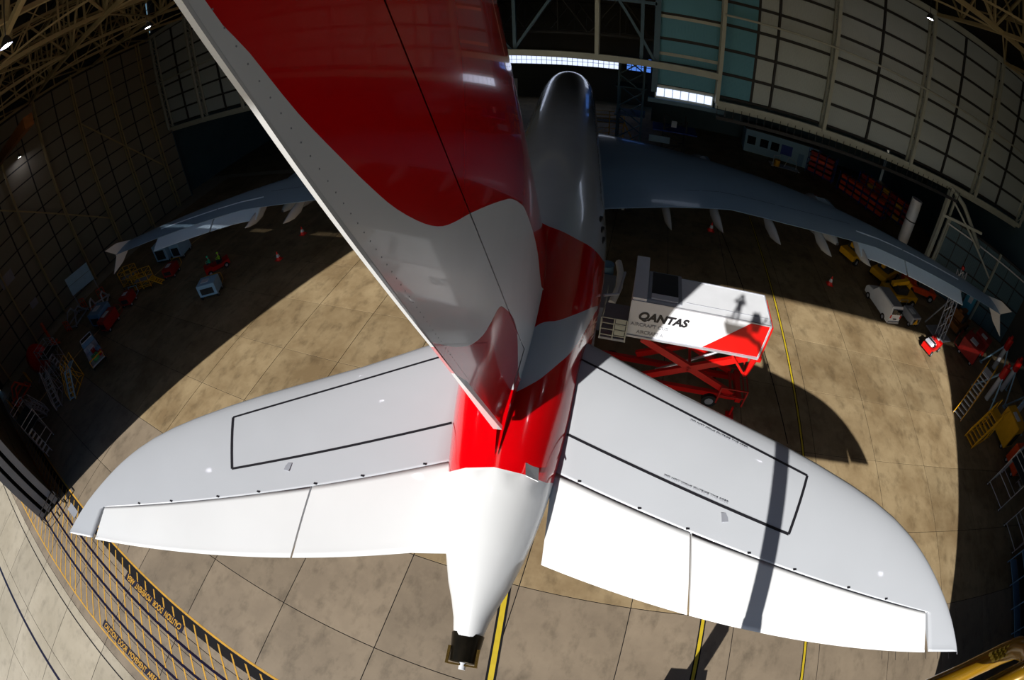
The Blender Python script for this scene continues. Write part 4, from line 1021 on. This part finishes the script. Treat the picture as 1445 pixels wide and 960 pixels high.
def dock(label, loc, rz, d=(3, 2, 3.2), m='alu', deck='blue_grey', board=None, cat='work platform'):
    t = thing('access_dock', label, cat, loc, rz); x, y, z = d; mb = MB()
    for a in (-x/2, 0, x/2):
        for b in (-y/2, y/2): mb.tube([(a, b, .15), (a, b, z+1.1)], .05, 6)
    for b in (-y/2, y/2):
        for k in (.4, z/2, z, z+.55, z+1.1): mb.tube([(-x/2, b, k), (x/2, b, k)], .04, 6)
        mb.tube([(-x/2, b, .4), (x/2, b, z)], .03, 5)
    for a in (-x/2, x/2):
        for k in (.4, z/2, z+.55, z+1.1): mb.tube([(a, -y/2, k), (a, y/2, k)], .04, 6)
    obj('frame', mb, m, t); obj('deck', MB().box(-x/2, -y/2, z-.06, x/2, y/2, z), deck, t)
    if board: obj('board', MB().box(-x/2+.2, -y/2-.05, z*.45, x/2-.2, -y/2, z*.85), board, t)
    mb = MB()
    for i in range(6): mb.bar((x/2+.2+i*.25, -y/2+.1, z*(1-i/6)), (x/2+.2+i*.25, -y/2+.8, z*(1-i/6)), .05, .2)
    mb.bar((x/2, -y/2+.1, z), (x/2+1.7, -y/2+.1, .1), .06, .12).bar((x/2, -y/2+.8, z), (x/2+1.7, -y/2+.8, .1), .06, .12)
    obj('ladder', mb, m, t)
    wheel_pair(t, [(a, b, .12) for a in (-x/2, x/2) for b in (-y/2, y/2)], .14, .08)
    return t
dock('grey tube work platform alone near the parked door leaves on the left', (-44.6, -4.4, 0), .1, (5.2, 2.2, 2.6), 'alu', 'steel_dark')
dock('work platform with yellow board, upper of the two right-hand platforms', (37.0, 12.6, 0), .35, (3.6, 2.6, 3.4), 'alu', 'steel_dark', 'yellow')
dock('work platform with dark blue deck, lower of the two right-hand platforms', (38.2, 8.6, 0), .3, (3.2, 2.6, 3.2), 'alu', 'crate_blue')
dock('work platform behind the yellow-boarded one by the right wall', (43.6, 13.2, 0), .35, (3.2, 2.4, 3.6), 'pale_blue', 'blue_grey')
dock('dim tube platform standing before the left wall, beside the red disc', (-51.5, 2.6, 0), .3, (3.0, 2.2, 2.8), 'grey_machine', 'steel_dark')
dock('yellow railed stand on the pale line under the port wing tip', (-48.4, 17.6, 0), .45, (2.8, 1.2, 1.2), 'yellow', 'grey_machine')
dock('yellow railed stand behind the one on the pale line', (-52.6, 17.6, 0), .45, (2.4, 1.4, 1.3), 'yellow', 'grey_machine')
dock('bright yellow frame under the port aileron beside the pale line', (-48.3, 29.2, 0), .4, (1.8, 1.4, 1.2), 'line_yellow_bright', 'yellow')
dock('yellow platform left of the aircraft nose in the nose bay', (-17.2, 56.5, 0), 0, (2.0, 2.6, 5.0), 'yellow', 'yellow')
dock('yellow low platform right of the forward fuselage', (-3.2, 63.5, 0), .1, (4.2, 2.6, 3.2), 'yellow', 'steel_dark')
def jack(label, loc, H=4.3):
    t = thing('tripod_jack', label, 'jack', loc, rnd.uniform(0, 2), 'red-headed tripod jacks by the right wall')
    obj('ram_head', MB().cyl((0, 0, H-1.2), .42, 1.3, 14).cyl((0, 0, H+.1), .18, .4, 10), 'red_machine', t)
    l0 = None
    for k in range(3):
        a = k*2*PI/3; o = obj('leg', MB().tube([(0, 0, H-.5), (2.1*math.cos(a), 2.1*math.sin(a), .15)], .1, 8).cyl((2.1*math.cos(a), 2.1*math.sin(a), 0), .25, .1, 10), 'pale_blue', t)
    obj('cylinder', MB().cyl((0, 0, .3), .3, H-1.4, 12), 'white_machine', t)
    return t
for x, y, l in ((44.6, 27.6, 'standing nearest the blue door'), (44.0, 24.4, 'second from the blue door'), (43.8, 20.6, 'standing nearest the tall yellow tank cabinet'), (39.6, 22.6, 'hidden behind the yellow and white steps')): jack('pale blue tripod jack with red head, '+l, (x, y, 0))
# racks
def rack(label, loc, rz, d=(6, 1.2, 3.6), m='crate_blue', nb_=4, fill=('orange', 'yellow')):
    t = thing('storage_rack', label, 'rack', loc, rz); x, y, z = d
    u0 = obj('upright', MB().bar((0, 0, 0), (0, 0, z), .09), m, t, (-x/2, -y/2, 0))
    for i in range(nb_+1):
        for b in (-y/2, y/2):
            if i or b > 0: share('upright', u0, t, (-x/2+x*i/nb_, b, 0))
    for k in range(4): obj('shelf', MB().box(-x/2, -y/2, .3+k*z/4, x/2, y/2, .36+k*z/4), 'steel_dark' if k % 2 else m, t)
    return t
rack('blue tube racking along the floor edge by the lower right', (36.9, 2.2, 0), PI/2, (8, 1.6, 2.8), 'blue_grey')
def crates(x, y, rz, nx, nz, tag_, ms, w_=1.5):
    rk = rack('blue racking holding orange crates, '+tag_, (x, y, 0), rz, (nx*w_+.4, 1.4, nz*.95+.4), 'crate_blue', nx)
    T_ = Matrix.Translation((x, y, 0)) @ Matrix.Rotation(rz, 4, 'Z')
    src = {}
    for i in range(nx):
        for k in range(nz):
            m = ms[(i*3+k*2) % len(ms)]; p = T_ @ Vector(((i-(nx-1)/2)*w_, 0, .4+k*.95))
            if m not in src:
                src[m] = obj('crate', MB().box(-.6, -.6, 0, .6, .6, .6).box(-.64, -.64, .52, .64, .64, .6), m, None, p, rz); o = src[m]
            else: o = share('crate', src[m], None, p, rz)
            tag(o, '%s crate on the %s, column %s, %s shelf' % ({'orange': 'orange', 'red_dark': 'dark red', 'yellow': 'yellow'}[m], tag_, ['one', 'two', 'three', 'four', 'five', 'six', 'seven'][i], ['lowest', 'second', 'third', 'fourth'][k]), 'crate', 'crates in the blue racking of the annex')
crates(36.8, 60.5, -.95, 6, 3, 'rack nearest the wing', ['orange', 'red_dark', 'orange', 'orange'])
crates(41.2, 60.6, -.95, 7, 4, 'rack behind', ['red_dark', 'orange', 'red_dark', 'yellow'])
crates(31.5, 67.6, -.6, 3, 4, 'rack beside the office', ['red_dark', 'orange', 'red_dark'])
# office block in the annex
t = thing('site_office', 'pale blue office cabin with dark windows in the annex beyond the wing', 'cabin', (25.0, 70.5, 0), -.1)
obj('wall', MB().box(-6.5, 0, 0, 6.5, 5, 3.9), 'office_wall', t); obj('roof', MB().box(-6.7, -.2, 3.9, 6.7, 5.2, 4.1), 'steel_dark', t)
for x in (-5.4, -3.2, -1.3): obj('window', MB().box(x-.7, -.06, 1.4, x+.7, 0, 2.8), 'glass', t)
obj('notice_board', MB().box(-.2, -.08, 1.2, 1.8, -.02, 2.9), 'crate_blue', t)
obj('door', MB().box(3.0, -.06, 0, 4.0, 0, 2.2), 'blue_grey', t)
t = thing('tyre_trolley', 'pale trolley with hoops and a yellow drum before the office cabin', 'trolley', (24.5, 66, 0))
obj('frame', MB().box(-2.5, -1, .4, 2.5, 1, .5).tube([(-2, 0, .5), (-2, 0, 1.9), (-1, 0, 2.1), (-1, 0, .5)], .06, 6).tube([(0, 0, .5), (.5, 0, 2.2), (2, 0, 1.6), (2, 0, .5)], .06, 6), 'alu', t); obj('drum', MB().cyl((-1.5, -.6, .5), .5, 1.0, 14), 'yellow', t)
wheel_pair(t, [(-2, -.9, .25), (2, -.9, .25), (-2, .9, .25), (2, .9, .25)], .25, .15)
# docking tower
t = thing('docking_tower', 'blue steel lattice docking tower right of the aircraft nose', 'tower', (-.2, 60, 0))
obj('lattice', lattice(MB(), (0, 0, 0), (0, 0, 13.6), 3.2, 6, .28, .16), 'steel_blue', t)
for z in (5.6, 9.6, 13.4): obj('deck', MB().box(-2, -2, z, 2, 2, z+.12), 'steel_blue', t)
t = thing('nose_dock', 'dark steel dock with a white panel right of the docking tower', 'dock', (6.0, 60, 0))
obj('lattice', lattice(MB(), (0, 0, 0), (0, 0, 6), 3.0, 4, .2, .1), 'steel_dark', t); obj('deck', MB().box(-3, -2, 4.2, 3, 2, 4.35), 'crate_blue', t)
obj('panel', MB().box(-.6, -2.1, 5.0, .1, -2.0, 5.9), 'white_machine', t); obj('sign', MB().box(-3.4, -2.2, 2.6, -.6, -2.1, 3.5), 'pale_blue', t)
t = thing('nose_dock', 'grey dock wall with yellow ladder left of the aircraft nose', 'dock', (-19.5, 62, 0))
obj('screen', MB().box(-.2, 0, 0, 3.2, .2, 9.0), 'grey_machine', t); obj('lattice', lattice(MB(), (-2.4, 0, 0), (-2.4, 0, 11), 2.4, 7, .2, .1), 'steel_dark', t); obj('ladder', MB().bar((-1.2, -1.4, 0), (-1.2, -1.4, 7), .15).bar((-.4, -1.4, 0), (-.4, -1.4, 7), .15), 'yellow', t)
# hoist
t = thing('lattice_hoist', 'pale lattice hoist mast leaning beside the red gas-bottle cart', 'hoist', (35.8, 31.0, 0), .3)
obj('mast', lattice(MB(), (-.6, -.8, .2), (1.4, 1.5, 6.8), .9, 8, .1, .06), 'alu', t); obj('base', MB().box(-1.4, -1.4, .1, 1.4, 1.0, .25).bar((-1.2, 1.5, .2), (.4, .6, 4.2), .12), 'grey_machine', t)
obj('motor', MB().box(.9, .8, 5.2, 1.6, 1.5, 6.0), 'white_machine', t); obj('beacon', MB().cyl((1.5, 1.6, 6.9), .2, .35, 10), 'red_machine', t)
# booms and lifts under the starboard wing
def lift(label, loc, rz, m='yellow', k=1.):
    t = thing('boom_truck', label, 'lift', loc, rz)
    obj('chassis', MB().box(-1.1, -2.4, .5, 1.1, 2.4, 1.2), m, t, bevel=.05); obj('turret', MB().box(-.8, -1.2, 1.2, .8, .6, 1.9), 'steel_dark', t)
    obj('boom', MB().bar((0, -1.8, 1.9), (0, 3.4*k, 2.4), .45), m, t); obj('basket', MB().box(-.7, 3.4*k, 1.3, .7, 3.5*k, 2.4).box(-.7, 3.4*k, 1.3, .7, 4.4*k, 1.4).bar((-.7, 4.4*k, 2.4), (.7, 4.4*k, 2.4), .07).bar((-.7, 3.4*k, 2.4), (-.7, 4.4*k, 2.4), .07).bar((.7, 3.4*k, 2.4), (.7, 4.4*k, 2.4), .07), m, t)
    wheel_pair(t, [(-1.1, -1.6, .45), (1.1, -1.6, .45), (-1.1, 1.6, .45), (1.1, 1.6, .45)], .45, .35)
    return t
lift('yellow boom truck farthest along the wing, left of the minibus', (27.8, 41.4, 0), -1.0)
lift('yellow boom truck behind the minibus roof', (31.0, 38.9, 0), -.9)
lift('orange-red railed lift behind the minibus', (36.0, 37.9, 0), 1.45, 'orange', .3)
lift('yellow lift between the minibus and the lattice hoist', (31.2, 35.0, 0), -1.35, 'yellow', .2)
lift('brown-yellow lift beside the lattice hoist', (40.6, 33.4, 0), 2.1, 'rust', .4)
# left wall equipment
t = thing('engine_cover', 'big red round engine cover on a stand by the left wall', 'cover', (-54.6, 1.3, 0), .9)
obj('disc', MB().loft([[(r*math.cos(2*PI*i/32), -y, 2.3+r*math.sin(2*PI*i/32)) for i in range(32)] for r, y in ((1.95, 0), (1.9, .25), (1.3, .5), (.5, .62), (.02, .64))]), 'red_machine', t)
obj('stand', MB().bar((-1.6, .2, 0), (-1.6, .2, 2.4), .16).bar((1.6, .2, 0), (1.6, .2, 2.4), .16).bar((-1.6, .2, .2), (1.6, .2, .2), .16).bar((-1.6, -1, .1), (-1.6, 1.4, .1), .16).bar((1.6, -1, .1), (1.6, 1.4, .1), .16), 'grey_machine', t)
t = thing('white_board', 'white two-panel board standing by the left wall', 'board', (-59.5, 12.8, 0), 1.2)
obj('panel', MB().box(-2.0, -.08, 2.6, 2.0, 0, 4.0), 'pale_blue', t); obj('panel', MB().box(-2.0, -.08, 4.05, 2.0, 0, 5.2), 'pale_blue', t); obj('frame', MB().bar((-1.9, .1, 0), (-1.9, .1, 5.2), .12).bar((1.9, .1, 0), (1.9, .1, 5.2), .12), 'grey_machine', t)
def cradle(label, loc, rz, m='white_machine', m2='yellow'):
    t = thing('engine_stand', label, 'engine stand', loc, rz); mb = MB()
    for s in (-1, 1):
        mb.bar((s*1.2, -1.8, .4), (s*1.2, 1.8, .4), .2).bar((s*1.2, -1.4, .4), (s*1.0, -.4, 1.8), .18).bar((s*1.2, 1.4, .4), (s*1.0, .4, 1.8), .18).bar((s*1.0, -.5, 1.8), (s*1.0, .5, 1.8), .18)
    mb.bar((-1.2, -1.7, .4), (1.2, -1.7, .4), .18).bar((-1.2, 1.7, .4), (1.2, 1.7, .4), .18); obj('frame', mb, m, t)
    for yy in (-2.2, 2.2):
        mb = MB()
        for a in (-.6, 0, .6): mb.bar((a, yy, .2), (a, yy, 1.7), .08)
        for z in (.5, 1.1, 1.7): mb.bar((-.6, yy, z), (.6, yy, z), .08)
        obj('cage', mb, m2, t)
    wheel_pair(t, [(-1.2, -1.6, .2), (1.2, -1.6, .2), (-1.2, 1.6, .2), (1.2, 1.6, .2)], .2, .15)
    return t
cradle('white engine stand with orange cages, between the board and the blue generator', (-54.8, 12.6, 0), .9, 'white_machine', 'orange')
cradle('pale tangled engine stand behind the generator by the left wall', (-58.5, 9.5, 0), .4, 'grey_machine', 'orange')
cradle('orange stand farthest down the left wall near the doors', (-57.2, -3.6, 0), .2, 'orange', 'yellow')
t = thing('floor_crane', 'orange floor crane above the red disc by the left wall', 'crane', (-59.5, 4.6, 0), .5)
obj('column', MB().bar((0, 0, 0), (0, 0, 3.6), .3), 'orange', t); obj('arm', MB().bar((0, 0, 3.6), (1.8, -1.2, 3.0), .22), 'orange', t); obj('base', MB().bar((-1, 0, .15), (1.6, 0, .15), .2).bar((0, -1, .15), (0, 1, .15), .2), 'orange', t)
t = thing('gas_column', 'tall white lagged cylinder leaning in the annex opening above the wing', 'cylinder', (35.0, 43.5, 0))
obj('shell', MB().tube([(0, 0, .3), (0, 0, 8.8)], .75, 16), 'white_machine', t); obj('strap', MB().tube([(0, 0, 3), (0, 0, 3.15)], .8, 16).tube([(0, 0, 6), (0, 0, 6.15)], .8, 16), 'line_black', t)
t = thing('belt_conveyor', 'grey machine with a curved white guard beside the fuselage under the lifted truck nose', 'machine', (.2, 23.0, 0))
obj('body', MB().box(-1.0, -1.6, .4, 1.0, 2.4, 2.4), 'grey_machine', t, bevel=.1); obj('guard', MB().tube([(1.0, -1.6, 3.0), (1.3, -.4, 3.4), (1.25, 1.0, 3.6), (1.0, 2.2, 3.6)], .24, 8), 'white_machine', t); obj('motor', MB().cyl((.2, 3.0, .4), .5, 2.4, 14), 'blue_grey', t)
wheel_pair(t, [(-.9, -1.2, .3), (.9, -1.2, .3), (-.9, 1.8, .3), (.9, 1.8, .3)], .3, .2)
# safety barrier at the parked door leaves
t = thing('barrier_frame', 'black tubular barrier at the foot of the parked door leaves on the left', 'barrier', (-33.9, -7.9, 0), .0)
obj('frame', MB().tube([(-.3, -1.4, 0), (-.3, -1.4, 1.1), (-.3, 1.4, 1.1), (-.3, 1.4, 0)], .05, 6).tube([(.6, -1.4, 0), (.6, -1.4, 1.1), (.6, 1.4, 1.1), (.6, 1.4, 0)], .05, 6).tube([(-.3, -1.4, 1.1), (.6, -1.4, 1.1)], .05, 6).tube([(-.3, 1.4, 1.1), (.6, 1.4, 1.1)], .05, 6).tube([(-.3, 0, 1.1), (.6, 0, 1.1)], .05, 6), 'line_black', t)
